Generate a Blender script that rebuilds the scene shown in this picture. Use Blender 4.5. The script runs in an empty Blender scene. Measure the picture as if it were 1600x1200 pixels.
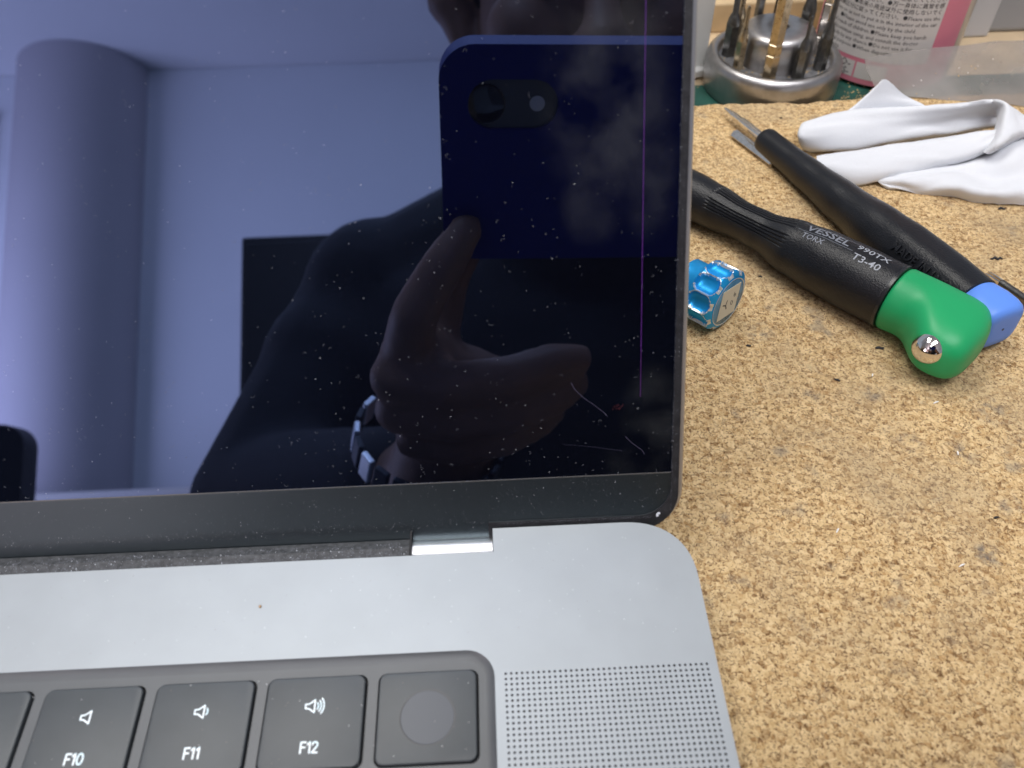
import bpy, bmesh, math, random
from mathutils import Vector, Matrix, noise
random.seed(7)
SC = bpy.context.scene
COL = SC.collection
MM = 0.001
R = math.radians

# ------------------------------------------------------------------ camera, world, lights
CAM = Vector((0.8191, -59.6163, 139.5885))          # millimetres, origin on the laptop deck
cam_d = bpy.data.cameras.new('camera')
cam = bpy.data.objects.new('camera', cam_d)
COL.objects.link(cam)
cam.location = CAM * MM
cam.rotation_euler = (0.7381, 0.0167, -0.0436)
cam_d.sensor_width = 36.0
cam_d.lens = 29.25
cam_d.clip_start = 0.0005
cam_d.clip_end = 50
cam_d.dof.use_dof = True
cam_d.dof.focus_distance = 0.200
cam_d.dof.aperture_fstop = 21
SC.camera = cam
world = bpy.data.worlds.new('World')
SC.world = world
world.use_nodes = True
world.node_tree.nodes['Background'].inputs[0].default_value = (0.72, 0.80, 0.95, 1)
world.node_tree.nodes['Background'].inputs[1].default_value = 0.42


def area(name, loc, target, sx, sy, power, col):
    l = bpy.data.lights.new(name, 'AREA')
    l.shape = 'RECTANGLE'
    l.size, l.size_y, l.energy, l.color = sx, sy, power, col
    o = bpy.data.objects.new(name, l)
    COL.objects.link(o)
    o.location = Vector(loc) * MM
    o.rotation_euler = (Vector(target) - Vector(loc)).to_track_quat('-Z', 'Y').to_euler()
    return o


area('bench_lamp', (-230, 300, 900), (70, 60, 0), 0.55, 0.30, 5.6, (1.0, 0.965, 0.91))
area('ceiling_lamp', (250, -350, 1640), (60, 0, 0), 1.2, 0.5, 19.0, (0.97, 0.97, 1.0))
area('wall_fill', (-200, -1350, 1650), (-400, -1700, 0), 1.2, 0.5, 15.0, (0.98, 0.97, 1.0))  # added unseen fill that brightens the mirrored wall and ceiling
area('window_light', (-2450, -1560, 250), (-1500, -2400, 200), 0.9, 1.2, 96.0, (1.0, 0.82, 0.87))
SC.view_settings.view_transform = 'Standard'
SC.view_settings.look = 'None'
SC.view_settings.exposure = 0.0
SC.view_settings.gamma = 1.0
SC.cycles.use_denoising = True
SC.cycles.max_bounces = 8
SC.cycles.transparent_max_bounces = 12


# ------------------------------------------------------------------ materials
def mat(name, col=(.5, .5, .5), rough=.5, metal=0.0, spec=.5, var=0.0, vscale=300, bump=0.0, bscale=1500,
        coat=0.0, emit=None, sheen=0.0, aniso=0.0):
    m = bpy.data.materials.new(name)
    m.use_nodes = True
    nt = m.node_tree
    p = nt.nodes['Principled BSDF']
    p.inputs['Base Color'].default_value = (*col, 1)
    p.inputs['Roughness'].default_value = rough
    p.inputs['Metallic'].default_value = metal
    p.inputs['Specular IOR Level'].default_value = spec
    p.inputs['Coat Weight'].default_value = coat
    p.inputs['Sheen Weight'].default_value = sheen
    p.inputs['Anisotropic'].default_value = aniso
    if emit:
        p.inputs['Emission Color'].default_value = (*emit[0], 1)
        p.inputs['Emission Strength'].default_value = emit[1]
    tc = nt.nodes.new('ShaderNodeTexCoord')
    if var:
        n = nt.nodes.new('ShaderNodeTexNoise')
        n.inputs['Scale'].default_value = vscale
        n.inputs['Detail'].default_value = 5
        nt.links.new(tc.outputs['Object'], n.inputs['Vector'])
        r = nt.nodes.new('ShaderNodeValToRGB')
        r.color_ramp.elements[0].position = .3
        r.color_ramp.elements[1].position = .7
        r.color_ramp.elements[0].color = (*[max(0, c * (1 - var)) for c in col], 1)
        r.color_ramp.elements[1].color = (*[min(1, c * (1 + var)) for c in col], 1)
        nt.links.new(n.outputs['Fac'], r.inputs['Fac'])
        nt.links.new(r.outputs['Color'], p.inputs['Base Color'])
        mr = nt.nodes.new('ShaderNodeMapRange')
        mr.inputs['To Min'].default_value = max(0, rough * (1 - var * .5))
        mr.inputs['To Max'].default_value = min(1, rough * (1 + var * .5))
        nt.links.new(n.outputs['Fac'], mr.inputs['Value'])
        nt.links.new(mr.outputs['Result'], p.inputs['Roughness'])
    if bump:
        n = nt.nodes.new('ShaderNodeTexNoise')
        n.inputs['Scale'].default_value = bscale
        n.inputs['Detail'].default_value = 4
        nt.links.new(tc.outputs['Object'], n.inputs['Vector'])
        b = nt.nodes.new('ShaderNodeBump')
        b.inputs['Strength'].default_value = bump
        b.inputs['Distance'].default_value = 0.0004
        nt.links.new(n.outputs['Fac'], b.inputs['Height'])
        nt.links.new(b.outputs['Normal'], p.inputs['Normal'])
    return m


def tint(m, c):
    m.node_tree.nodes['Principled BSDF'].inputs['Specular Tint'].default_value = (*c, 1)
    return m


def screen_mat():
    """black display glass with a bluish anti-reflective coating and greasy finger marks at its right side"""
    m = bpy.data.materials.new('screen_glass')
    m.use_nodes = True
    nt = m.node_tree
    nt.nodes.clear()
    N, L = nt.nodes.new, nt.links.new
    out = N('ShaderNodeOutputMaterial')
    dif = N('ShaderNodeBsdfDiffuse')
    gl = N('ShaderNodeBsdfGlossy')
    gl.inputs['Color'].default_value = (.104, .150, .277, 1)
    gl.inputs['Roughness'].default_value = .012
    add = N('ShaderNodeAddShader')
    tc = N('ShaderNodeTexCoord')
    # finger marks: soft blobs (x,y' in metres on the lid) broken up by streaky noise
    ns = N('ShaderNodeTexNoise'); ns.inputs['Scale'].default_value = 95; ns.inputs['Detail'].default_value = 3
    mp = N('ShaderNodeMapping'); mp.inputs['Rotation'].default_value = (0, R(38), 0); mp.inputs['Scale'].default_value = (3600, 1, 500)
    L(tc.outputs['Object'], mp.inputs['Vector'])
    fine = N('ShaderNodeTexNoise'); fine.inputs['Scale'].default_value = 1; fine.inputs['Detail'].default_value = 3
    L(mp.outputs['Vector'], fine.inputs['Vector'])
    L(tc.outputs['Object'], ns.inputs['Vector'])
    prev = None
    for (x, z, rx, rz, a) in ((.0215, .078, .012, .021, 1.0), (.0185, .062, .006, .009, .6), (.0285, .066, .006, .012, .8),
                              (.0300, .020, .0065, .012, .75), (.0260, .013, .006, .006, .5), (.0220, .088, .010, .010, .5)):
        sub = N('ShaderNodeVectorMath'); sub.operation = 'SUBTRACT'; sub.inputs[1].default_value = (x, 0, z)
        L(tc.outputs['Object'], sub.inputs[0])
        sc = N('ShaderNodeVectorMath'); sc.operation = 'MULTIPLY'; sc.inputs[1].default_value = (1 / rx, 0, 1 / rz)
        L(sub.outputs[0], sc.inputs[0])
        ln = N('ShaderNodeVectorMath'); ln.operation = 'LENGTH'
        L(sc.outputs[0], ln.inputs[0])
        mr = N('ShaderNodeMapRange'); mr.interpolation_type = 'SMOOTHSTEP'
        mr.inputs['From Min'].default_value = 1.1; mr.inputs['From Max'].default_value = .45
        mr.inputs['To Min'].default_value = 0; mr.inputs['To Max'].default_value = a
        L(ln.outputs['Value'], mr.inputs['Value'])
        if prev is None:
            prev = mr.outputs[0]
        else:
            mx = N('ShaderNodeMath'); mx.operation = 'MAXIMUM'
            L(prev, mx.inputs[0]); L(mr.outputs[0], mx.inputs[1]); prev = mx.outputs[0]
    r1 = N('ShaderNodeMapRange'); r1.inputs['From Min'].default_value = .38; r1.inputs['From Max'].default_value = .62
    L(ns.outputs['Fac'], r1.inputs['Value'])
    r2 = N('ShaderNodeMapRange'); r2.inputs['From Min'].default_value = .25; r2.inputs['From Max'].default_value = .75
    r2.inputs['To Min'].default_value = .5
    L(fine.outputs['Fac'], r2.inputs['Value'])
    m1 = N('ShaderNodeMath'); m1.operation = 'MULTIPLY'; L(prev, m1.inputs[0]); L(r1.outputs[0], m1.inputs[1])
    m2 = N('ShaderNodeMath'); m2.operation = 'MULTIPLY'; L(m1.outputs[0], m2.inputs[0]); L(r2.outputs[0], m2.inputs[1])
    mc = N('ShaderNodeMix'); mc.data_type = 'RGBA'
    mc.inputs['A'].default_value = (.0012, .0014, .003, 1); mc.inputs['B'].default_value = (.024, .026, .027, 1)
    L(m2.outputs[0], mc.inputs['Factor'])
    L(mc.outputs['Result'], dif.inputs['Color'])
    L(dif.outputs[0], add.inputs[0]); L(gl.outputs[0], add.inputs[1]); L(add.outputs[0], out.inputs['Surface'])
    return m


def cork_mat():
    m = bpy.data.materials.new('cork')
    m.use_nodes = True
    nt = m.node_tree
    N, L = nt.nodes.new, nt.links.new
    p = nt.nodes['Principled BSDF']
    p.inputs['Roughness'].default_value = .82
    p.inputs['Specular IOR Level'].default_value = .25
    tc = N('ShaderNodeTexCoord')
    mp = N('ShaderNodeMapping'); mp.inputs['Scale'].default_value = (1000, 1000, 1000)
    L(tc.outputs['Object'], mp.inputs['Vector'])
    wn = N('ShaderNodeTexNoise'); wn.inputs['Scale'].default_value = .9; wn.inputs['Detail'].default_value = 4
    L(mp.outputs[0], wn.inputs['Vector'])
    wa = N('ShaderNodeVectorMath'); wa.operation = 'MULTIPLY_ADD'; wa.inputs[1].default_value = (1.3, 1.3, 1.3)
    L(wn.outputs['Color'], wa.inputs[0]); L(mp.outputs[0], wa.inputs[2])

    def vor(scale, feat, stretch=(1, 1, 1), rot=0.0):
        q = N('ShaderNodeMapping'); q.inputs['Scale'].default_value = stretch; q.inputs['Rotation'].default_value = (0, 0, rot)
        L(wa.outputs[0], q.inputs['Vector'])
        v = N('ShaderNodeTexVoronoi'); v.feature = feat; v.inputs['Scale'].default_value = scale
        L(q.outputs[0], v.inputs['Vector'])
        return v
    va = vor(.82, 'F1', (1, 1.35, 1), .5)
    vb = vor(1.55, 'F1', (1.35, 1, 1), 1.1)
    ea = vor(.82, 'DISTANCE_TO_EDGE', (1, 1.35, 1), .5)

    def ramp(src, stops):
        r = N('ShaderNodeValToRGB')
        e = r.color_ramp.elements
        while len(e) < len(stops):
            e.new(.5)
        for el, (pos, c) in zip(e, stops):
            el.position = pos; el.color = (*c, 1)
        L(src, r.inputs['Fac'])
        return r.outputs['Color']

    def gray(colsock):
        s = N('ShaderNodeSeparateColor'); L(colsock, s.inputs[0]); return s.outputs[0]
    light, tan, mid, dark = (.77, .57, .31), (.615, .43, .21), (.43, .255, .105), (.16, .082, .033)
    ca = ramp(gray(va.outputs['Color']), ((0, dark), (.16, mid), (.42, tan), (.8, light)))
    cb = ramp(gray(vb.outputs['Color']), ((0, (.10, .05, .02)), (.20, mid), (.42, tan), (.85, light)))

    def mix(f, a, b, mode='MIX'):
        x = N('ShaderNodeMix'); x.data_type = 'RGBA'; x.blend_type = mode
        if isinstance(f, float):
            x.inputs['Factor'].default_value = f
        else:
            L(f, x.inputs['Factor'])
        for k, s in (('A', a), ('B', b)):
            if isinstance(s, tuple):
                x.inputs[k].default_value = (*s, 1)
            else:
                L(s, x.inputs[k])
        return x.outputs['Result']

    def mr(src, a, b, c=0., d=1.):
        x = N('ShaderNodeMapRange')
        for k, v in zip(('From Min', 'From Max', 'To Min', 'To Max'), (a, b, c, d)):
            x.inputs[k].default_value = v
        L(src, x.inputs['Value']); return x.outputs[0]

    def noi(scale, detail, off=0.):
        q = N('ShaderNodeMapping'); q.inputs['Location'].default_value = (off, off * .7, 0)
        L(mp.outputs[0], q.inputs['Vector'])
        x = N('ShaderNodeTexNoise'); x.inputs['Scale'].default_value = scale; x.inputs['Detail'].default_value = detail
        L(q.outputs[0], x.inputs['Vector']); return x.outputs['Fac']
    base = mix(.5, ca, cb)
    # crevices between granules, only here and there
    cm = N('ShaderNodeMath'); cm.operation = 'MULTIPLY'
    L(mr(ea.outputs['Distance'], .09, .0), cm.inputs[0]); L(mr(noi(.8, 3, 5.), .52, .60), cm.inputs[1])
    base = mix(cm.outputs[0], base, (.11, .055, .022))
    # small dark pits
    base = mix(mr(noi(1.9, 4, 31.), .585, .65, 0, .85), base, (.16, .08, .034))
    # pale worn flecks
    base = mix(mr(noi(1.1, 3, 77.), .63, .74, 0, .55), base, (.74, .54, .29))
    # greyish grime in broad worn patches, plus a few bluish smears with a place of their own
    base = mix(mr(noi(.035, 5, 13.), .50, .75, 0, .5), base, (.30, .24, .16))
    base = mix(mr(noi(.14, 4, 3.), .62, .74, 0, .5), base, (.20, .18, .15))
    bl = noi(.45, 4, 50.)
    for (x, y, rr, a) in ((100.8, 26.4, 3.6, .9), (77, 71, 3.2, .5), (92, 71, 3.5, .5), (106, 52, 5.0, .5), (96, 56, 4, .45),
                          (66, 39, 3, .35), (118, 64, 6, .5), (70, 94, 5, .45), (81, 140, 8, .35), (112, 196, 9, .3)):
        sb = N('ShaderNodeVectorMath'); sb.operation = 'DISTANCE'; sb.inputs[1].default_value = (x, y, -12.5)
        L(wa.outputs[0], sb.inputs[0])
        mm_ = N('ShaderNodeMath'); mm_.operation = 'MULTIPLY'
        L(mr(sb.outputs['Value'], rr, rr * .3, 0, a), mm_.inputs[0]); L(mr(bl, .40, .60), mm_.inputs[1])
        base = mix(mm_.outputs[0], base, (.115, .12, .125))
    L(base, p.inputs['Base Color'])
    h = N('ShaderNodeMath'); h.operation = 'MULTIPLY_ADD'; h.inputs[1].default_value = 1.0
    L(mr(ea.outputs['Distance'], 0, .35), h.inputs[0]); L(noi(1.6, 5, 31.), h.inputs[2])
    b = N('ShaderNodeBump'); b.inputs['Strength'].default_value = .55; b.inputs['Distance'].default_value = .00035
    L(h.outputs[0], b.inputs['Height']); L(b.outputs[0], p.inputs['Normal'])
    return m


def film_mat():
    m = bpy.data.materials.new('frosted_film')
    m.use_nodes = True
    nt = m.node_tree
    nt.nodes.clear()
    N, L = nt.nodes.new, nt.links.new
    out = N('ShaderNodeOutputMaterial')
    tr = N('ShaderNodeBsdfTransparent'); tr.inputs[0].default_value = (.93, .92, .91, 1)
    p = N('ShaderNodeBsdfPrincipled'); p.inputs['Base Color'].default_value = (.46, .44, .42, 1); p.inputs['Roughness'].default_value = .35
    tl = N('ShaderNodeBsdfTranslucent'); tl.inputs[0].default_value = (.7, .69, .67, 1)
    a = N('ShaderNodeMixShader'); a.inputs[0].default_value = .3
    L(p.outputs[0], a.inputs[1]); L(tl.outputs[0], a.inputs[2])
    x = N('ShaderNodeMixShader')
    tc = N('ShaderNodeTexCoord'); n = N('ShaderNodeTexNoise'); n.inputs['Scale'].default_value = 40; n.inputs['Detail'].default_value = 4
    L(tc.outputs['Object'], n.inputs['Vector'])
    r = N('ShaderNodeMapRange'); r.inputs['From Min'].default_value = .3; r.inputs['From Max'].default_value = .7
    r.inputs['To Min'].default_value = .30; r.inputs['To Max'].default_value = .55
    L(n.outputs['Fac'], r.inputs['Value']); L(r.outputs[0], x.inputs[0])
    L(tr.outputs[0], x.inputs[1]); L(a.outputs[0], x.inputs[2]); L(x.outputs[0], out.inputs['Surface'])
    return m


M = dict(
    deck=mat('anodised_aluminium', (.355, .385, .41), .54, .70, .5, var=.035, vscale=90, bump=.10, bscale=9000),
    deck_side=mat('anodised_aluminium_side', (.36, .365, .38), .38, .9, .5, var=.04, vscale=200),
    well=mat('black_anodised_well', (.092, .100, .107), .44, 0, .5, var=.05, vscale=120, bump=.08, bscale=8000),
    key=mat('black_keycap', (.060, .069, .075), .42, 0, .45, var=.06, vscale=200, bump=.10, bscale=7000),
    gap=mat('key_gap', (.008, .008, .01), .7),
    sensor=mat('sensor_glass', (.050, .060, .078), .40, 0, .5),
    ring=mat('sensor_ring', (.05, .053, .058), .4, .0),
    legend=mat('backlit_legend', (.85, .90, .93), .5, 0, .4, emit=((.8, .95, 1.0), .28)),
    hole=mat('speaker_hole', (.06, .052, .062), .8),
    hinge=mat('hinge_barrel', (.50, .505, .52), .36, 1.0),
    strip=mat('hinge_cover', (.055, .057, .062), .55, 0, .5, var=.5, vscale=900, bump=.3, bscale=3000),
    chin=mat('black_chin', (.005, .006, .0075), .32, 0, 1.0, var=.06, vscale=160),
    rubber=mat('rubber_gasket', (.018, .019, .022), .45, 0, .5, var=.3, vscale=900),
    lidside=mat('lid_aluminium', (.44, .44, .46), .45, .9),
    screen=screen_mat(),
    pixel=mat('lit_pixels', (.02, .0, .03), .5, emit=((.30, .045, .68), .32)),
    pixel_dim=mat('dim_pixels', (.02, .0, .03), .5, emit=((.30, .04, .62), .13)),
    pixel_red=mat('red_pixels', (.02, .0, .0), .5, emit=((.30, .04, .08), .10)),
    dust=mat('dust', (.62, .66, .72), .8),
    dust_faint=mat('faint_dust', (.17, .18, .21), .8),
    scratch=mat('scratch', (.12, .115, .20), .5),
    cork=cork_mat(),
    black_plastic=mat('black_grip', (.008, .009, .012), .30, 0, .42, var=.15, vscale=500, bump=.35, bscale=2600),
    black_smooth=mat('black_smooth', (.014, .015, .018), .27, 0, .55),
    print_grey=mat('grey_print', (.34, .36, .40), .6),
    print_mid=mat('worn_print', (.20, .215, .25), .5),
    print_dim=mat('dim_print', (.11, .12, .14), .5),
    green=mat('green_plastic', (.012, .33, .115), .40, 0, .42, var=.03, vscale=100, bump=.05, bscale=900),
    blue=mat('blue_plastic', (.115, .275, .80), .42, 0, .42, bump=.05, bscale=900),
    steel=mat('polished_steel', (.80, .78, .75), .07, 1.0),
    nickel=mat('nickel_steel', (.80, .76, .70), .16, 1.0, var=.12, vscale=700),
    brass_steel=mat('worn_steel', (.52, .43, .30), .28, 1.0, var=.25, vscale=500),
    dark_steel=mat('dark_steel', (.17, .17, .165), .38, 1.0, var=.25, vscale=600),
    anod=mat('blue_anodised', (.010, .36, .80), .42, .55, .6, var=.12, vscale=300),
    bare=mat('bare_edge', (.70, .74, .76), .35, .7),
    sticker=mat('cream_label', (.62, .58, .46), .6, bump=.05),
    tape=mat('blue_face', (.10, .26, .42), .22, .25, .6, var=.35, vscale=220),
    ink=mat('ink', (.05, .05, .055), .6),
    white_pl=mat('white_plastic', (.62, .60, .53), .45),
    cast=mat('satin_metal', (.44, .43, .43), .36, 1.0, var=.10, vscale=260, bump=.06, bscale=3000),
    tray=mat('dusty_tray', (.30, .30, .31), .5, .7, var=.3, vscale=700),
    green_mat=mat('cutting_mat', (.012, .070, .052), .55, var=.25, vscale=120),
    sawdust=mat('sawdust', (.55, .39, .18), .9, var=.3, vscale=800),
    crumb=mat('black_crumb', (.022, .022, .026), .7),
    fleck=mat('white_fleck', (.85, .83, .80), .7),
    bottle=mat('clear_bottle', (.42, .36, .31), .22, 0, .5),
    paper=mat('label_paper', (.58, .56, .54), .5),
    pink=mat('label_pink', (.62, .20, .27), .45),
    cloth=mat('white_cloth', (.68, .70, .735), .9, 0, .15, sheen=.3, bump=.14, bscale=1500),
    film=film_mat(),
    greybox=mat('light_grey_plastic', (.50, .50, .51), .5, var=.03, vscale=40),
    greybox2=mat('grey_plastic', (.30, .305, .315), .5, var=.03, vscale=40),
    cream=mat('cream_card', (.72, .67, .56), .6),
    frosted=mat('frosted_white', (.66, .66, .64), .35),
    wood=mat('bench_wood', (.60, .46, .29), .5, var=.25, vscale=30),
    pillar=mat('pillar_paint', (.45, .42, .44), .85, var=.02, vscale=3),
    board=mat('base_board', (.50, .37, .21), .55, var=.15, vscale=60),
    wall=mat('painted_wall', (.70, .70, .72), .9, var=.02, vscale=3),
    floor=mat('grey_floor', (.28, .27, .26), .6, var=.1, vscale=6),
    brown=mat('brown_board', (.10, .065, .055), .5, var=.2, vscale=8),
    cabinet=mat('grey_cabinet', (.62, .58, .54), .5),
    blackbox=mat('black_enamel', (.012, .012, .014), .5),
    skin=mat('skin', (.235, .13, .09), .55, 0, .35, var=.10, vscale=60, bump=.15, bscale=900),
    hair=mat('black_hair', (.012, .010, .009), .45, bump=.4, bscale=500),
    sweater=mat('black_knit', (.010, .012, .018), .9, bump=.4, bscale=700),
    trousers=mat('dark_denim', (.03, .035, .05), .9),
    eye=mat('eye_white', (.6, .6, .58), .2),
    case=mat('blue_phone_case', (.007, .016, .15), .6, 0, .2),
    lens=mat('camera_glass', (.008, .009, .010), .06, 0, .6),
    lensring=mat('lens_plate', (.055, .06, .062), .35),
    strap_d=mat('watch_dark', (.03, .035, .05), .5, .2),
    strap_l=mat('watch_steel', (.75, .78, .85), .3, .6),
)


tint(M['chin'], (.74, .92, 1.0))  # cool window light put into the chin's reflection colour as a bluish tint
M['chin'].node_tree.nodes['Principled BSDF'].inputs['IOR'].default_value = 1.78

# ------------------------------------------------------------------ mesh helpers (all lengths in mm)
class MB:
    def __init__(self):
        self.v, self.f, self.mi = [], [], []

    def add(self, vs, fs, mi=0):
        o = len(self.v)
        self.v += [Vector(x) for x in vs]
        self.f += [tuple(i + o for i in f) for f in fs]
        self.mi += [mi] * len(fs)
        return self

    def box(self, x0, x1, y0, y1, z0, z1, mi=0):
        return self.add([(x0, y0, z0), (x1, y0, z0), (x1, y1, z0), (x0, y1, z0), (x0, y0, z1), (x1, y0, z1), (x1, y1, z1), (x0, y1, z1)],
                        [(0, 3, 2, 1), (4, 5, 6, 7), (0, 1, 5, 4), (1, 2, 6, 5), (2, 3, 7, 6), (3, 0, 4, 7)], mi)

    def loft(self, rings, cap=True, mi=0, closed=True):
        n = len(rings[0])
        vs = [p for r in rings for p in r]
        fs = []
        for a in range(len(rings) - 1):
            for i in range(n if closed else n - 1):
                j = (i + 1) % n
                fs.append((a * n + i, a * n + j, (a + 1) * n + j, (a + 1) * n + i))
        if cap:
            fs.append(tuple(range(n - 1, -1, -1)))
            fs.append(tuple((len(rings) - 1) * n + i for i in range(n)))
        return self.add(vs, fs, mi)

    def lathe(self, prof, n=48, cap=True, mi=0, fn=None):
        """profile (r, z) turned about z; fn(angle, r, z) may change r"""
        rings = []
        for r, z in prof:
            ring = []
            for i in range(n):
                a = 2 * math.pi * i / n
                q = fn(a, r, z) if fn else r
                ring.append((q * math.cos(a), q * math.sin(a), z))
            rings.append(ring)
        return self.loft(rings, cap, mi)

    def tube(self, pts, rad, n=12, cap=True, mi=0):
        pts = [Vector(p) for p in pts]
        rad = rad if isinstance(rad, (list, tuple)) else [rad] * len(pts)
        rings, up = [], None
        for i, p in enumerate(pts):
            d = (pts[min(i + 1, len(pts) - 1)] - pts[max(i - 1, 0)]).normalized()
            if up is None:
                up = d.orthogonal().normalized()
            up = (up - d * up.dot(d)).normalized()
            s = d.cross(up)
            rings.append([p + (up * math.cos(2 * math.pi * k / n) + s * math.sin(2 * math.pi * k / n)) * rad[i] for k in range(n)])
        return self.loft(rings, cap, mi)

    def sphere(self, c, r, n=16, m=10, mi=0, sc=(1, 1, 1)):
        c = Vector(c)
        rings = []
        for j in range(1, m):
            t = math.pi * j / m
            rings.append([c + Vector((sc[0] * r * math.sin(t) * math.cos(2 * math.pi * i / n), sc[1] * r * math.sin(t) * math.sin(2 * math.pi * i / n), -sc[2] * r * math.cos(t))) for i in range(n)])
        o = len(self.v)
        self.loft(rings, False, mi)
        b = len(self.v)
        self.v += [c + Vector((0, 0, -r * sc[2])), c + Vector((0, 0, r * sc[2]))]
        for i in range(n):
            j = (i + 1) % n
            self.f.append((o + j, o + i, b)); self.mi.append(mi)
            k = o + (m - 2) * n
            self.f.append((k + i, k + j, b + 1)); self.mi.append(mi)
        return self

    def capsule(self, a, b, ra, rb, n=14):
        a, b = Vector(a), Vector(b)
        self.sphere(a, ra, n, 8); self.sphere(b, rb, n, 8)
        return self.tube([a, b], [ra, rb], n)

    def xf(self, mtx):
        self.v = [mtx @ p for p in self.v]
        return self

    def build(self, name, mats, parent=None, smooth=None, kind=None, fix=True):
        me = bpy.data.meshes.new(name)
        me.from_pydata([tuple(p * MM) for p in self.v], [], self.f)
        for m in (mats if isinstance(mats, (list, tuple)) else [mats]):
            me.materials.append(m)
        me.polygons.foreach_set('material_index', self.mi)
        if fix:
            bm = bmesh.new(); bm.from_mesh(me)
            bmesh.ops.recalc_face_normals(bm, faces=bm.faces)
            bm.to_mesh(me); bm.free()
        if smooth is not None:
            me.polygons.foreach_set('use_smooth', [True] * len(me.polygons))
            me.set_sharp_from_angle(angle=R(smooth))
        o = bpy.data.objects.new(name, me)
        COL.objects.link(o)
        if parent:
            o.parent = parent
        if kind:
            o['kind'] = kind
        return o


def bevel(o, w, seg=2, ang=30):
    b = o.modifiers.new('bevel', 'BEVEL')
    b.width = w * MM; b.segments = seg; b.limit_method = 'ANGLE'; b.angle_limit = R(ang)
    b.harden_normals = False
    return o


def thing(name, label, cat, loc=(0, 0, 0), rot=None, group=None):
    o = bpy.data.objects.new(name, None)
    COL.objects.link(o)
    o.empty_display_size = .01
    m = Matrix.Translation(Vector(loc) * MM)
    if rot is not None:
        m = m @ rot.to_4x4()
    o.matrix_world = m
    return tag(o, label, cat, group)


def tag(o, label, cat, group=None):
    o['label'] = label; o['category'] = cat
    if group:
        o['group'] = group
    return o


def curve_mesh(loops, depth):
    """filled 2D outline with holes -> (verts, faces), z from -depth to 0"""
    cu = bpy.data.curves.new('tmp', 'CURVE')
    cu.dimensions = '2D'; cu.fill_mode = 'BOTH'; cu.extrude = depth / 2
    for lp in loops:
        s = cu.splines.new('POLY')
        s.points.add(len(lp) - 1)
        for q, (x, y) in zip(s.points, lp):
            q.co = (x, y, 0, 1)
        s.use_cyclic_u = True
    return obj_data(cu, lambda p: Vector((p.x, p.y, p.z - depth / 2)))


def obj_data(cu, fn=lambda p: p.copy()):
    o = bpy.data.objects.new('tmp', cu)
    COL.objects.link(o)
    dg = bpy.context.evaluated_depsgraph_get()
    me = bpy.data.meshes.new_from_object(o.evaluated_get(dg))
    vs = [fn(v.co) for v in me.vertices]
    fs = [tuple(p.vertices) for p in me.polygons]
    bpy.data.objects.remove(o); bpy.data.meshes.remove(me); bpy.data.curves.remove(cu)
    return vs, fs


def rrect(x0, x1, y0, y1, r, n=6):
    pts = []
    rs = r if isinstance(r, (list, tuple)) else [r] * 4          # lower left, lower right, upper right, upper left
    for (cx, cy, a0), q in zip(((x0, y0, 180), (x1, y0, 270), (x1, y1, 0), (x0, y1, 90)), rs):
        if q < 1e-6:
            pts.append((cx, cy)); continue
        ox = cx + (q if cx == x0 else -q); oy = cy + (q if cy == y0 else -q)
        for k in range(n + 1):
            a = R(a0 + 90 * k / n)
            pts.append((ox + q * math.cos(a), oy + q * math.sin(a)))
    return pts


def text_data(s, size, depth=.05, align='CENTER', shear=0.0, bold=0.0, res=3):
    cu = bpy.data.curves.new('tmp', 'FONT')
    cu.body = s; cu.size = size; cu.align_x = align; cu.align_y = 'CENTER'
    cu.extrude = depth / 2; cu.shear = shear; cu.offset = bold; cu.resolution_u = res
    return obj_data(cu)


def split_fine(vs, fs, ln):
    """cut long edges so that a flat outline can follow a curved surface"""
    bm = bmesh.new()
    bv = [bm.verts.new(v) for v in vs]
    for f in fs:
        try:
            bm.faces.new([bv[i] for i in f])
        except ValueError:
            pass
    bmesh.ops.triangulate(bm, faces=bm.faces[:])
    for _ in range(3):
        es = [e for e in bm.edges if e.calc_length() > ln]
        if not es:
            break
        bmesh.ops.subdivide_edges(bm, edges=es, cuts=1)
        bmesh.ops.triangulate(bm, faces=[f for f in bm.faces if len(f.verts) > 3])
    bm.verts.index_update()
    out = [v.co.copy() for v in bm.verts], [tuple(v.index for v in f.verts) for f in bm.faces]
    bm.free()
    return out


def ribbon(mb, pts, w, h, closed=False, z=0):
    """flat stroke along 2D points"""
    n = len(pts)
    for i in range(n if closed else n - 1):
        a, b = Vector((*pts[i], 0)), Vector((*pts[(i + 1) % n], 0))
        d = (b - a).normalized(); s = Vector((-d.y, d.x, 0)) * w / 2
        a2, b2 = a - d * w * .35, b + d * w * .35
        q = [a2 + s, a2 - s, b2 - s, b2 + s]
        mb.add([(p.x, p.y, z) for p in q] + [(p.x, p.y, z + h) for p in q],
               [(4, 5, 6, 7), (0, 1, 5, 4), (1, 2, 6, 5), (2, 3, 7, 6), (3, 0, 4, 7)])
    return mb


def axis_frame(a, b, up=(0, 0, 1)):
    """rotation whose local z runs from a to b and whose local y is closest to up"""
    z = (Vector(b) - Vector(a)).normalized()
    y = (Vector(up) - z * Vector(up).dot(z)).normalized()
    x = y.cross(z)
    return Matrix((x, y, z)).transposed()


# ------------------------------------------------------------------ the surface: bench, cutting mat, cork
MATZ = -12.5
bench = MB().box(-900, 900, -330, 520, -50.0, -19.9).build('workbench', M['wood'])
bevel(bench, 2); tag(bench, 'pale wooden workbench under the green and cork mats', 'workbench')
gm = MB().box(-300, 415, 120, 234, -19.88, -19.0).build('cutting_mat', M['green_mat'])
bevel(gm, .3); tag(gm, 'dark green cutting mat showing behind the cork edge', 'cutting mat')

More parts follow.
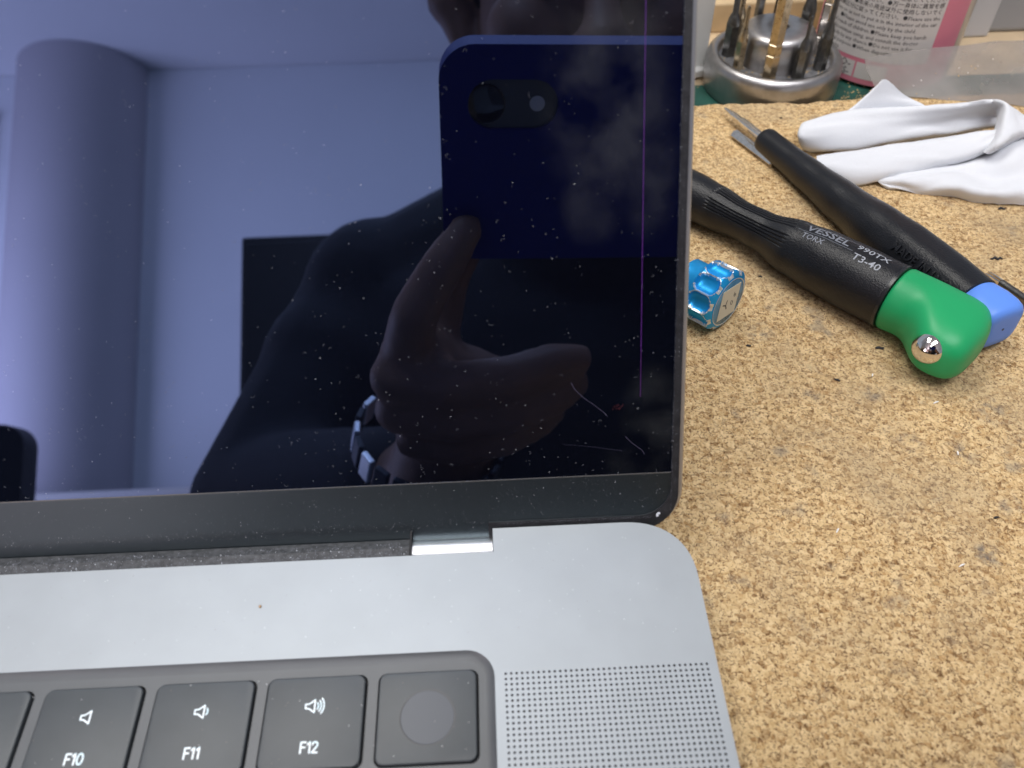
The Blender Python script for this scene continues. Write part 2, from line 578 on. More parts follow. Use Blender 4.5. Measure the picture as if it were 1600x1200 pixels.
edge = []
x = 340.0
while x > -420:
    y = 207.3 + 1.0 * noise.noise(Vector((x * .09, 3.1, 0))) + .8 * noise.noise(Vector((x * .35, 7.7, 0))) + .4 * noise.noise(Vector((x * 1.1, 1.7, 0)))
    y -= 2.4 * max(0, 1 - ((x - 112) / 5.0) ** 2) * .6
    edge.append((x, y)); x -= 0.8 if 60 < x < 240 else 6
outline = [(-420, -300), (340, -300)] + edge
cork = MB().add(*curve_mesh([outline], 6.4))
cork.v = [p + Vector((0, 0, MATZ)) for p in cork.v]
cork = cork.build('cork_mat', M['cork'])
tag(cork, 'tan cork mat with a ragged back edge under the laptop and tools', 'cork mat')

sd = MB()
for i in range(1500):
    if random.random() < .5:
        px, py = random.gauss(137, 7), 207 + abs(random.gauss(0, 6)) + 1.5
    elif random.random() < .5:
        px, py = random.uniform(60, 230), random.uniform(209, 250)
    else:
        px, py = random.gauss(108, 14), random.gauss(206, 1.3) + 4
    if (px - 107.9) ** 2 + (py - 231.4) ** 2 < 26.5 ** 2 or py < 208.6:
        continue
    s = random.uniform(.15, .55); a = random.uniform(0, 6.28)
    p = [Vector((px + s * math.cos(a + k * 1.57) * (1 if k % 2 else .6), py + s * math.sin(a + k * 1.57), -19.0 + random.uniform(.05, .25))) for k in range(4)]
    t = Vector((px, py, -18.95 + random.uniform(.2, .5)))
    sd.add(p + [t], [(0, 1, 4), (1, 2, 4), (2, 3, 4), (3, 0, 4)])
sd.build('sawdust', M['sawdust'], kind='stuff')

crumbs = ((98.2, 85.5, 2.3, 'black crumb lying just below the steel ball driver cap, pointed at one end', 'long'),
          (74.9, 114.8, 1.2, 'small thin black crumb on the cork between the blue knob and black handle', 'thin'),
          (142.6, 118.2, 3.6, 'long black crumb on the cork right of the embossed handle', 'long'),
          (65.3, 88.2, 1.4, 'dark crumb on the cork just below the blue knob', 'thin'),
          (84.2, 75.1, 1.4, 'thin dark crumb left of the white fleck below the green cap', 'thin'),
          (105.6, 34.0, 1.3, 'small round dark crumb on bare cork near the grey stain', 'thin'),
          (102.2, 196.9, .9, 'tiny dark crumb near the cork back edge, beside the white cloth', 'thin'),
          (154.2, 141.0, 2.2, 'dark crumb on the cork right below the white cloth', 'long'))
for cx, cy, s, lab, k in crumbs:
    mb = MB()
    pts, rd = [], []
    ang = random.uniform(-.5, .1)
    for t in range(6):
        u = t / 5 - .5
        pts.append((u * s * math.cos(ang) + random.uniform(-.1, .1), u * s * math.sin(ang) + random.uniform(-.12, .12) * s, .22 + random.uniform(0, .12)))
        rd.append((.12 + .17 * (1 - (2 * u) ** 2)) * (1.35 if k == 'long' else .9) * random.uniform(.7, 1.2))
    o = mb.tube(pts, rd, 7).build('crumb', M['crumb'])
    o.location = Vector((cx, cy, MATZ)) * MM
    tag(o, lab, 'crumb', 'black crumbs on the cork')
for cx, cy, s, lab in ((93.3, 76.3, .9, 'tiny white fleck on the cork left below the steel ball'),
                       (105.3, 66.6, 1.5, 'white sliver on the cork directly below the green cap'),
                       (104.4, 51.4, 1.1, 'upright white fleck on a grime patch of the open cork'),
                       (93.7, 23.2, 1.5, 'flat white fleck on the cork beside the dark grey stain'),
                       (71.1, 32.7, 1.3, 'thin white sliver on the cork right of the laptop corner')):
    a = random.uniform(.9, 1.9) if s < 1.3 else random.uniform(.1, 1.2)
    o = MB().tube([(-s / 2 * math.cos(a), -s / 2 * math.sin(a), .2), (0, .05, .3), (s / 2 * math.cos(a), s / 2 * math.sin(a), .22)], [.1, .2, .12], 6).build('fleck', M['fleck'])
    o.location = Vector((cx, cy, MATZ)) * MM
    tag(o, lab, 'fleck', 'white flecks on the cork')

# ------------------------------------------------------------------ the laptop
laptop = thing('laptop', 'open space grey laptop with a dark dusty screen', 'laptop', (0, 0, 0))
XR, XL, YB, YN, YF = 36.66, -319.0, 29.35, 24.1, -218.0
WX0, WX1, WY1 = -281.0, -1.9, 4.6          # keyboard well
NX = -1.45                                   # end of the hinge notch
PIT = .9414


def corner(cx, cy, r, a0, a1, n=14, p=2.35):
    out = []
    for k in range(n + 1):
        a = R(a0 + (a1 - a0) * k / n)
        c, s = math.cos(a), math.sin(a)
        out.append((cx + r * math.copysign(abs(c) ** (2 / p), c), cy + r * math.copysign(abs(s) ** (2 / p), s)))
    return out


deck_loop = [(XL, YF), (XR, YF)] + corner(XR - 13, YB - 13, 13, 0, 90) + [(NX, YB), (NX, YN), (XL, YN)]
well_loop = rrect(WX0, WX1, -200, WY1, 5.0, 8)
HR, HP = 21, PIT / 2
hole_c = [(i * PIT, -j * PIT) for j in range(HR) for i in range(38)]
grid_loop = [(-HP, HP), (37 * PIT + HP, HP), (37 * PIT + HP, -(HR - 1) * PIT - HP), (-HP, -(HR - 1) * PIT - HP)]
dv, df = curve_mesh([deck_loop, well_loop, grid_loop], .9)
dk_ = MB().add(dv, df)
for hx, hy in hole_c:                        # the perforated field: one square with an eight-sided hole per cell
    o8, i8 = [], []
    for k in range(8):
        a = k * math.pi / 4
        c, sn = math.cos(a), math.sin(a)
        q = HP / max(abs(c), abs(sn))
        o8.append((hx + q * c, hy + q * sn, 0)); i8.append((hx + .235 * c, hy + .235 * sn, 0))
    dk_.add(o8 + i8, [(k, (k + 1) % 8, 8 + (k + 1) % 8, 8 + k) for k in range(8)])
deck = dk_.build('deck', M['deck'], laptop)
# body under the deck, drawn in slightly and rounding towards the feet
rings = []
for z, ins in ((-.9, 0), (-4, .05), (-8, .5), (-10, 1.6), (-11.3, 4.0)):
    rr = 13 - ins
    rings.append([(XL + ins, YF + ins, z), (XR - ins, YF + ins, z)] + [(a, b, z) for a, b in corner(XR - ins - rr, YB - ins - rr, rr, 0, 90)] + [(NX, YB - ins, z), (NX, YN - .2, z), (XL + ins, YN - .2, z)])
body = MB().loft(rings, cap=False)
body.add([(x, y, -11.3) for x, y, _ in rings[-1]], [tuple(range(len(rings[-1])))])
body.build('base_shell', M['deck_side'], laptop, smooth=35)
for fx in (20, -300):
    pass
ft = MB().lathe([(6, -12.5), (7, -12.0), (7, -11.0)], 24)
ft.v = [p + Vector((22, 8, 0)) for p in ft.v]
ft.build('foot', M['rubber'], laptop)
# speaker perforation: the dark little cups below the deck holes
cups = MB()
for hx, hy in hole_c:
    ring = lambda z, r: [(hx + r * math.cos(k * math.pi / 4), hy + r * math.sin(k * math.pi / 4), z) for k in range(8)]
    cups.loft([ring(-.02, .236), ring(-.7, .236)], cap=False)
    cups.add(ring(-.7, .236), [tuple(range(8))])
cups.build('speaker_holes', M['hole'], laptop, kind='stuff', fix=False)
# keyboard well: ramped rim and a floor with one opening per key
KP, KX0, KYB, KYT = 19.05, -13.35, -14.25, 1.45
KW, KH = 17.3, KYT - KYB
wr = lambda z, ins: [(a, b, z) for a, b in rrect(WX0 + ins, WX1 - ins, -200 + ins, WY1 - ins, max(.5, 5 - ins), 8)]
rim = MB().loft([wr(-.02, 0), wr(-.25, .12), wr(-.75, .9), wr(-.9, 1.6)], cap=False)
rim.build('well_rim', M['well'], laptop, smooth=50)
kcent = [KX0 - KP * k for k in range(6)]
KTOP, KBOT = 2.0, KYB - .9                   # the row's band of cells
cells = MB()
for kx in kcent:
    oo, ii = rrect(kx - KP / 2, kx + KP / 2, KBOT, KTOP, .02, 6), rrect(kx - KW / 2, kx + KW / 2, KYB, KYT, 1.5, 6)
    n = len(oo)
    for za, zb, lo, li in ((-.9, -.9, oo, ii), (-.9, -1.9, ii, ii)):
        cells.add([(a, b, za) for a, b in lo] + [(a, b, zb) for a, b in li], [(k, (k + 1) % n, n + (k + 1) % n, n + k) for k in range(n)])
kxl, kxr = kcent[-1] - KP / 2, kcent[0] + KP / 2
lo, li = wr(-.9, 1.58), [(a, b, -.9) for a, b in rrect(kxl, kxr, KBOT, KTOP, .02, 8)]
n = len(lo)
cells.add(lo + li, [(k, (k + 1) % n, n + (k + 1) % n, n + k) for k in range(n)])
cells.build('keyboard_well', M['well'], laptop)
MB().box(-135, WX1 - 2, -40, 1.9, -2.2, -2.0).build('well_floor', M['gap'], laptop)


def keycap(kx):
    o = MB()
    x0, x1, y0, y1 = kx - KW / 2 + .30, kx + KW / 2 - .42, KYB + .28, KYT - .22
    prof = ((-1.8, 0), (-.56, 0), (-.42, .03), (-.33, .10), (-.30, .22))
    o.loft([[(a, b, z) for a, b in rrect(x0 + i, x1 - i, y0 + i, y1 - i, 1.35 - i * .6, 7)] for z, i in prof])
    return o


def speaker_icon(waves):
    mb = MB()
    ribbon(mb, [(-.95, .28), (-.95, -.28), (-.45, -.32), (.28, -.85), (.28, .85), (-.45, .32)], .17, .04, True)
    for k in range(waves):
        r = .55 + .38 * k
        ribbon(mb, [(.32 + r * math.cos(R(t)) - .1, r * 1.15 * math.sin(R(t))) for t in range(-42, 43, 12)], .17, .04)
    return mb


ZK = -.295
GL = {'F': [[(0, -1), (0, 1), (.95, 1)], [(0, .05), (.8, .05)]], '1': [[(.05, .55), (.5, 1), (.5, -1)]],
      '2': [[(.02, .5), (.1, .82), (.42, 1), (.78, .92), (.98, .62), (.95, .3), (.7, -.1), (0, -.98), (1.02, -.98)]],
      '0': [[(.55 + .53 * math.sin(R(t)), math.cos(R(t))) for t in range(0, 360, 24)] + [(.55, 1)]]}


def legend(txt, h=.86, w=.24):
    mb, x = MB(), 0
    for c in txt:
        for st_ in GL[c]:
            ribbon(mb, [(x + a * h, b * h) for a, b in st_], w, .03)
        x += {'F': 1.22, '1': .98, '2': 1.35, '0': 1.4}[c] * h
    x -= .25
    return [Vector((p.x - x / 2, p.y, p.z)) for p in mb.v], mb.f


names = [('function key with volume up icon over its legend', 'F12', 3), ('function key with a single sound wave icon', 'F11', 1),
         ('function key with bare speaker icon', 'F10', 0), (None, None, None)]
for k, (lab, leg, waves) in enumerate(names):
    kx = kcent[k + 1]
    key = keycap(kx).build('key', M['key'], laptop, smooth=40)
    if leg:
        key['label'] = 'black ' + lab
        tv, tf = legend(leg)
        mb = MB().add([p + Vector((kx - .15, -10.6, ZK + .005)) for p in tv], tf)
        mb.build('legend', M['legend'], key)
        mb = speaker_icon(waves)
        mb.v = [Vector((p.x * 1.25 + kx + (.1 if waves < 3 else -.35), p.y * 1.25 - 3.85, p.z + ZK + .005)) for p in mb.v]
        mb.build('icon', M['legend'], key)
key = keycap(kcent[0]).build('key', M['key'], laptop, smooth=40)
key['label'] = 'black fingerprint key with a round sensor in the middle'
sm = MB().lathe([(4.75, -.29), (4.75, -.275), (4.55, -.255), (4.42, -.31), (4.40, -.33)], 64, cap=False)
sm.v = [p + Vector((kcent[0], -6.6, 0)) for p in sm.v]
sm.build('sensor_ring', M['ring'], key, smooth=60)
sm = MB().lathe([(4.44, -.35), (4.44, -.287), (3.5, -.275), (.6, -.27)], 64)
sm.v = [p + Vector((kcent[0], -6.6, 0)) for p in sm.v]
sm.build('fingerprint_sensor', M['sensor'], key, smooth=60)

# hinge: dusty cover strip with vent slots, and the silver barrel in the notch
hs_ = MB()
hs_.loft([[(x, 24.12, -6), (x, 24.12, -.75), (x, 24.4, -.55), (x, 26.4, -.75), (x, 29.0, -2.1), (x, 29.8, -6)] for x in (-300, -17.7)])
hs_.build('hinge_cover', M['strip'], laptop)
for sx in (-79.5, -70.8, -61.0, -51.1, -42.4, -32.5):
    MB().box(sx - 1.2, sx + 1.2, 24.0, 24.32, -.80, -.50).build('vent_slot', M['gap'], laptop)
bar = MB()
prof = []
for k in range(28):
    a = 2 * math.pi * k / 28
    prof.append((26.9 + 2.75 * math.cos(a), -4.3 + 2.75 * math.sin(a)))
bar.loft([[(x, y, z) for y, z in prof] for x in (-17.55, -1.6)])
bar.build('hinge_barrel', M['hinge'], laptop, smooth=40)
MB().box(-17.62, -17.3, 24.2, 30, -6, -.45).build('hinge_gap', M['gap'], laptop)
MB().box(-301, NX - .1, 24.15, 33, -9, -6.9).build('hinge_tray', M['gap'], laptop)

# the lid: local x right, local z up the glass, local -y towards the viewer
TILT = R(29.194)
LROT = Matrix.Rotation(-TILT, 3, 'X')
lidm = Matrix.Translation(Vector((0, 30.5, 0)) * MM) @ LROT.to_4x4()


def lid_part(o):
    o.parent = laptop
    o.matrix_local = lidm
    return o


LT = 240.0
# aluminium back shell: rounded edges towards the back
def lid_ring(ins, y, x1=36.2):
    return [(a, y, b) for a, b in rrect(-319 + ins, x1 - ins, -3.2 + ins, LT - ins, 8.6 - ins * .5, 10)]


shell = MB().loft([lid_ring(.55, .35), lid_ring(.12, .75), lid_ring(0, 1.5), lid_ring(.25, 2.7), lid_ring(1.2, 3.7), lid_ring(3.5, 4.3)])
lid_part(shell.build('lid_shell', M['lidside'], smooth=50))


def plate_xz(loop_list, y_front, depth, mi=0):
    vs, fs = curve_mesh(loop_list, depth)          # local z of the plate is 0..-depth ; map to y
    return MB().add([Vector((p.x, y_front - p.z, p.y)) for p in vs], fs, mi)


outer = rrect(-318.3, 35.1, -2.6, LT - .7, [.02, 7.6, 7, 7], 12)
inner = rrect(-317.2, 33.72, .38, LT - 1.9, [.02, 6.3, 6, 6], 12)
n1 = 13
GX = NX - .75
gasket = [(GX, -2.6)] + outer[n1:] + [(-318.3, -4.0), (-317.2, -4.0)] + inner[n1:][::-1] + [(GX, .38)]
g = plate_xz([gasket], -.42, 1.3)
lid_part(bevel(g.build('rubber_gasket', M['rubber']), .16, 2))
scr = plate_xz([[(-317.1, 9.42), (33.68, 9.42), (33.68, LT - 2), (-317.1, LT - 2)]], -.05, .9)
lid_part(scr.build('screen', M['screen']))
ch = plate_xz([[(-317.0, -3.9), (NX - .8, -3.9), (NX - .8, -.6)] + rrect(-317.0, 33.6, -.6, 9.22, [.1, 6.2, .1, .1], 12)[13:26] + [(33.6, 9.22), (-317.0, 9.22)]], .0, .9)
lid_part(bevel(ch.build('chin', M['chin']), .1, 2))
# hairline of light-catching trim where the glass ends
tr = MB().box(-317, 33.6, -.075, .4, 9.22, 9.42)
lid_part(tr.build('glass_edge', mat('glass_edge', (.22, .22, .21), .35, .6)))
# rear part of the lid edge that follows the notch
lp = MB()
lp.box(NX - .75, NX - .1, -.40, 1.0, -4.0, .2)
lp.box(NX - .75, 30, -.40, .9, -.75, -.1)
lid_part(bevel(lp.build('notch_gasket', M['rubber']), .15, 2))
# the fault: a lit column of pixels that fades out near its lower end
px = MB().box(27.42, 27.50, -.062, -.049, 34, LT - 2)
lid_part(px.build('pixel_line', M['pixel']))
px = MB().box(27.41, 27.52, -.062, -.049, 25.2, 34)
lid_part(px.build('faded_pixel_line', M['pixel_dim']))
px = MB()
for i in range(26):
    qx = 22.1 + random.random() * 2.2; qz = 23.1 + random.uniform(-.45, .45)
    px.box(qx, qx + .06, -.062, -.049, qz, qz + random.uniform(.1, .4))
lid_part(px.build('red_pixels', M['pixel_red'], kind='stuff'))


# dust on glass, chin and hinge
def dust_fleck(mb, x, z, s, rise, curl, y=-.055, mi=0):
    a = random.uniform(0, 6.28)
    n = 4 if curl else 2
    pts = []
    for t in range(n + 1):
        pts.append((x + s * (t / n - .5) * math.cos(a), z + s * (t / n - .5) * math.sin(a)))
        a += curl
    w = rise
    for i in range(n):
        (x0, z0), (x1, z1) = pts[i], pts[i + 1]
        d = Vector((x1 - x0, z1 - z0)); d.normalize()
        px_, pz_ = -d.y * w / 2, d.x * w / 2
        e = .2 * w
        mb.add([(x0 + px_ - d.x * e, y, z0 + pz_ - d.y * e), (x0 - px_ - d.x * e, y, z0 - pz_ - d.y * e), (x1 - px_ + d.x * e, y, z1 - pz_ + d.y * e), (x1 + px_ + d.x * e, y, z1 + pz_ + d.y * e),
                ((x0 + x1) / 2, y - .05, (z0 + z1) / 2)], [(0, 1, 4), (1, 2, 4), (2, 3, 4), (3, 0, 4)], mi)


du = MB()
for i in range(760):
    x, z = random.uniform(-98, 33.5), 9.6 + 90 * random.random() ** 1.25
    t = random.random()
    if t < .62:
        dust_fleck(du, x, z, random.uniform(.04, .09), random.uniform(.05, .09), 0, mi=0 if random.random() < .42 else 1)
    elif t < .80:
        dust_fleck(du, x, z, random.uniform(.18, .5), random.uniform(.03, .045), random.choice((.3, .5, -.5, .9)), mi=0 if random.random() < .3 else 1)
    elif t < .86:
        for q in range(random.randint(2, 5)):
            dust_fleck(du, x + random.gauss(0, .8), z + random.gauss(0, .6), random.uniform(.05, .11), .06, 0, mi=random.choice((0, 1, 1)))
    else:
        dust_fleck(du, x, z, random.uniform(.5, 1.1), .028, random.choice((.25, .5, -.4)), mi=1)
for i in range(900):                         # chin: fine dust, thicker towards the hinge
    x = random.uniform(-98, 33)
    z = .1 + 9 * random.random() ** (1.6 if x < 0 else 1.1)
    if x < -2 and random.random() < .45:
        z = -1.0 + 2.2 * random.random()
    s = random.choice((.04, .05, .06, .09))
    dust_fleck(du, x, z, s, s, 0, y=-.005, mi=0 if random.random() < .18 else 1)
for i in range(420):                         # along the rubber edge
    z = random.uniform(0, 100)
    dust_fleck(du, random.choice((33.75, 33.6, 34.4)) + random.gauss(0, .06), z, .06, .06, 0, y=-.46, mi=1 if random.random() < .9 else 0)
for i in range(260):
    dust_fleck(du, random.uniform(0, 30), random.uniform(-.1, .3), .06, .05, 0, y=-.46, mi=1)
dust_fleck(du, 31.1, .62, .9, .5, .3, y=-.46, mi=0)
lid_part(du.build('dust', [M['dust'], M['dust_faint']], kind='stuff', fix=False))
hd = MB()
for i in range(1000):
    x = random.uniform(-98, -18); y = 24.5 + 3.6 * random.random()
    z = -.55 - max(0, y - 24.4) * .1 - max(0, y - 26.4) * .42
    s = random.uniform(.04, .16)
    a = random.uniform(0, 6.3)
    hd.add([(x + s * math.cos(a + k * 2.1), y + s * math.sin(a + k * 2.1), z + .03) for k in range(3)] + [(x, y, z + .09)], [(0, 1, 3), (1, 2, 3), (2, 0, 3)], 0 if random.random() < .12 else 1)
hd.build('hinge_dust', [M['dust'], M['dust_faint']], laptop, kind='stuff', fix=False)
dd = MB()
for i in range(170):
    x, y = random.uniform(-95, 34), random.uniform(6, 27)
    if y > 23.5 and x < 0:
        continue
    s = random.uniform(.04, .12); a = random.uniform(0, 6.3)
    dd.add([(x + s * math.cos(a + k * 2.1), y + s * math.sin(a + k * 2.1), .01) for k in range(3)] + [(x, y, .06)], [(0, 1, 3), (1, 2, 3), (2, 0, 3)], random.choice((0, 1, 0)))
for i in range(60):
    x, y = random.uniform(-90, -6), random.uniform(-14, 1)
    s = random.uniform(.05, .14); a = random.uniform(0, 6.3)
    dd.add([(x + s * math.cos(a + k * 2.1), y + s * math.sin(a + k * 2.1), -.28) for k in range(3)] + [(x, y, -.22)], [(0, 1, 3), (1, 2, 3), (2, 0, 3)], 1 if random.random() < .6 else 0)
dd.build('deck_dust', [mat('deck_speck', (.75, .76, .78), .8), mat('deck_speck_dark', (.22, .2, .19), .8)], laptop, kind='stuff', fix=False)
o = MB().sphere((-44.5, 14.9, .12), .28, 8, 6, sc=(1, 1.2, .5)).build('speck', mat('tan_speck', (.35, .24, .14), .8), laptop)

for pts in ([(14.5, 28.5), (15.0, 27.3), (16.8, 25.4), (19.0, 23.7), (20.8, 22.1), (21.3, 21.4)],
            [(24.7, 17.2), (26.0, 15.8), (27.9, 14.3), (28.4, 13.4)],
            [(12.8, 16.2), (18.9, 15.3), (24.1, 14.3)]):
    mb = MB()
    thin = .022 if len(pts) != 3 else .009
    for (x0, z0), (x1, z1) in zip(pts, pts[1:]):
        d = Vector((x1 - x0, z1 - z0)).normalized(); a, b = -d.y * thin, d.x * thin
        mb.add([(x0 + a, -.056, z0 + b), (x0 - a, -.056, z0 - b), (x1 - a, -.056, z1 - b), (x1 + a, -.056, z1 + b)], [(0, 1, 2, 3)])
    lid_part(mb.build('scratch', M['scratch']))


# ------------------------------------------------------------------ screwdrivers
def on_cyl(tv, rad_fn, z_of, ang0, depth=.06):
    """wrap text: text x runs along the axis (local z), text y round the handle"""
    out = []
    for p in tv:
        z = z_of + p.x
        r = rad_fn(z) + .035 + max(0, p.z) * 2
        a = ang0 + p.y / rad_fn(z)
        out.append(Vector((r * math.cos(a), r * math.sin(a), z)))
    return out


def lerp_prof(prof):
    def fn(z):
        for (r0, z0), (r1, z1) in zip(prof, prof[1:]):
            if z0 <= z <= z1:
                t = (z - z0) / (z1 - z0); t = t * t * (3 - 2 * t)
                return r0 + (r1 - r0) * t
        return prof[-1][0] if z > prof[-1][1] else prof[0][0]
    return fn


def fine(fn, z0, z1, n):
    return [(fn(z0 + (z1 - z0) * k / n), z0 + (z1 - z0) * k / n) for k in range(n + 1)]


# --- green-capped driver: local z runs from the cap joint towards the blade
A, B = Vector((102.2, 95.1, -3.9)), Vector((61.8, 143.0, -5.6))
fr = axis_frame(A, B)
gd = thing('screwdriver', 'black handled screwdriver with a green cap holding a steel ball', 'screwdriver', A, fr, 'screwdrivers on the cork')
h1 = lerp_prof([(8.55, 0), (8.7, 10), (8.5, 19.6), (7.6, 28.6), (5.6, 39.6), (5.35, 46.6), (6.4, 56.6), (6.9, 64.6), (6.6, 75), (5.2, 80)])


def flutes(a, r, z):
    d = 0
    for c0, cnt, z0, z1 in ((R(98), 6, 29, 57), (R(190), 4, 29, 57), (R(268), 7, 29, 57), (R(40), 4, 29.5, 57)):
        q = (a - c0 + math.pi) % (2 * math.pi) - math.pi
        half = cnt * R(4.2)
        if abs(q) < half and z0 < z < z1:
            ph = math.cos(q / R(8.4) * 2 * math.pi)
            e = min(1, (z - z0) / 1.2, (z1 - z) / 1.2)
            d = .32 * e * max(0, -ph)
    return r - d


MB().lathe([(h1(0) - .5, 0)] + fine(h1, .5, 79.5, 158) + [(4.4, 80), (2.6, 80.3)], 300, fn=flutes).build('handle', M['black_plastic'], gd, smooth=50)
MB().lathe([(8.2, -.5), (8.75, -.4), (8.75, .4), (8.3, .55)], 64).build('collar', M['black_smooth'], gd, smooth=40)
MB().lathe([(2.1, 80), (2.1, 138), (1.4, 140), (1.1, 146)], 20).build('blade', M['nickel'], gd, smooth=40)
# cap: a rounded boss that flares to one side at its end; local axes there: x across, y up, z to the blade
cap = MB()
secs = ((-.45, 8.45, 8.45, 0, 0), (-.9, 8.5, 8.45, 0, 0), (-4, 8.3, 8.35, -.35, 0), (-6.5, 8.35, 8.2, -.6, -.1), (-8.8, 8.9, 8.1, -.1, -.2), (-11, 10.0, 8.05, 1.0, -.3), (-13.6, 11.2, 7.9, 2.0, -.5), (-16.6, 11.5, 7.7, 2.2, -.7),
        (-19.8, 11.0, 7.3, 2.2, -.8), (-22.0, 9.5, 6.5, 3.1, -.9), (-23.7, 7.0, 4.9, 4.0, -1.0), (-24.4, 3.6, 2.6, 4.4, -1.0))
rings = []
for z, hx, hy, ox, oy in secs:
    ring = []
    p = 2.0 + 1.2 * min(1, max(0, (-z - 6) / 12))
    for k in range(64):
        a = 2 * math.pi * k / 64
        c, s = math.cos(a), math.sin(a)
        ring.append((ox + hx * math.copysign(abs(c) ** (2 / p), c), oy + hy * math.copysign(abs(s) ** (2 / p), s), z))
    rings.append(ring)
SGN = -1.0     # flare side
cap.loft(rings)
capo = cap.build('end_cap', M['green'], gd, smooth=60)
capo['label'] = 'green plastic end cap flaring round a steel ball'
sb = capo.modifiers.new('s', 'SUBSURF'); sb.levels = 1; sb.render_levels = 1
bc = Vector((11.4, .9, -16.0))
MB().sphere(bc, 4.0, 32, 20).build('steel_ball', M['steel'], gd, smooth=60)
for s, size, z, ang, m_, b_, st_ in (('990TX', 2.9, 8.4, 95, 'print_grey', .02, 1.1), ('T3-40', 2.9, 8.3, 71, 'print_grey', .02, 1.1), ('VESSEL', 3.4, 20.9, 91, 'print_mid', .06, 1.2), ('TORX', 2.3, 23.6, 69, 'print_mid', .03, 1.0)):
    tv, tf = text_data(s, size, .02, bold=b_, res=2)
    tv, tf = split_fine([Vector((p.x * st_, p.y, p.z)) for p in tv], tf, .6)
    # text reads towards the cap, its tops away from the viewer
    tv = [Vector((-p.x, p.y, p.z)) for p in tv]
    MB().add(on_cyl(tv, h1, z, R(ang)), tf).build('print', M[m_], gd, fix=False)
bx = MB()
for (x0, x1, y0, y1) in ((-7.7, 7.7, 1.55, 1.75), (-7.7, 7.7, -1.75, -1.55), (-7.9, -7.7, -1.75, 1.75), (7.7, 7.9, -1.75, 1.75)):
    n = 16
    vs = []
    for k in range(n + 1):
        t = x0 + (x1 - x0) * k / n
        vs += [Vector((t, y0, 0)), Vector((t, y1, 0))]
    bx.add(on_cyl(vs, h1, 20.9, R(91)), [(2 * k, 2 * k + 1, 2 * k + 3, 2 * k + 2) for k in range(n)])
bx.build('print_frame', M['print_dim'], gd, fix=False)

# --- blue-capped driver: local z from the cap joint towards the blade
A2, B2 = Vector((121.7, 91.9, -4.8)), Vector((90.6, 177.6, -8.3))
fr2 = axis_frame(A2, B2)
L2 = (B2 - A2).length
bd = thing('screwdriver', 'long black screwdriver with a blue end and raised lettering', 'screwdriver', A2, fr2, 'screwdrivers on the cork')
h2 = lerp_prof([(7.4, -.2), (7.75, 12), (7.7, 24), (7.2, 34), (5.9, 50), (4.9, 66), (4.3, 78), (4.2, L2 - 1.6)])


def hexish(a, r, z):
    k = max(0, min(1, (40 - z) / 18))
    return r * (1 + .022 * k * math.cos(6 * a))


MB().lathe([(6.6, -.2)] + fine(h2, .1, L2 - 1.6, 90) + [(3.9, L2 - .6), (3.1, L2), (1.9, L2 + .1)], 72, fn=hexish).build('handle', M['black_plastic'], bd, smooth=55)
MB().lathe([(1.55, L2 - 3), (1.55, L2 + 12.5), (1.2, L2 + 13.2), (1.15, L2 + 17.5), (.75, L2 + 20), (.55, L2 + 22.5)], 20).build('blade', M['nickel'], bd, smooth=35)
ec = MB()
rings = []
for z, r in ((.05, 6.9), (-.3, 7.1), (-4, 6.85), (-7.0, 6.5), (-8.8, 6.15), (-9.7, 5.5), (-10.1, 4.7), (-10.2, 3.2), (-10.15, .8)):
    ring = []
    p = 2.0 + 1.6 * min(1, max(0, -z / 7))
    for k in range(56):
        a = 2 * math.pi * k / 56 + .3
        c, s = math.cos(a), math.sin(a)
        ring.append((r * math.copysign(abs(c) ** (2 / p), c), r * math.copysign(abs(s) ** (2 / p), s), z))
    rings.append(ring)
ec.loft(rings).build('end_cap', M['blue'], bd, smooth=50)
dm = MB().lathe([(.35, -10.22), (.3, -10.1)], 12).build('end_dimple', M['ink'], bd)
tv, tf = split_fine(*text_data('MADE IN JAPAN', 3.3, .45, bold=.03, res=2), .7)
tv = [Vector((-p.x, p.y, p.z)) for p in tv]
MB().add(on_cyl(tv, h2, 12.2, R(36)), tf).build('raised_lettering', M['black_plastic'], bd, fix=False)

# hex stub lying beside the blade
a3, b3 = Vector((83.2, 186.2, -11.0)), Vector((92.0, 167.6, -11.0))
st = thing('driver_bit', 'short shiny hex bit lying beside the tip of the blue capped screwdriver', 'driver bit', a3, axis_frame(a3, b3), 'loose driver bits on the cork')
MB().lathe([(1.2, 0), (1.6, .5), (1.6, 20.2), (1.2, 20.7)], 6).build('hex_shank', M['nickel'], st)
# dark bit at the right
a4, b4 = Vector((135.9, 110.6, -10.9)), Vector((155.0, 72.5, -10.6))
st = thing('driver_bit', 'dark grey bit with a forked tip lying right of the blue end', 'driver bit', a4, axis_frame(a4, b4), 'loose driver bits on the cork')
MB().lathe([(.9, 4.4), (1.15, 5.0), (1.15, 13.0), (1.75, 13.8), (1.75, 40), (1.3, 40.5)], 24).build('shank', M['dark_steel'], st, smooth=40)
for sx in (-1, 1):
    fk = MB().loft([[(sx * .35, -.7, z), (sx * .95, -.6, z), (sx * .95, .6, z), (sx * .35, .7, z)] if z > 1 else [(sx * .4, -.4, z), (sx * .75, -.4, z), (sx * .75, .4, z), (sx * .4, .4, z)] for z in (.0, 2.0, 4.6)])
    fk.build('prong', M['nickel'], st)

# --- blue anodised knob
KA = Vector((60.2, 95.6, -3.6))
kn = Vector((.67, -.74, .05)).normalized()
fr3 = axis_frame(KA, KA - kn)             # local z runs from the face back to the shaft
kd = thing('knob_screwdriver', 'small screwdriver with a bright blue scalloped knob and handwritten sticker', 'screwdriver', KA, fr3)
RK, NS = 8.45, 10


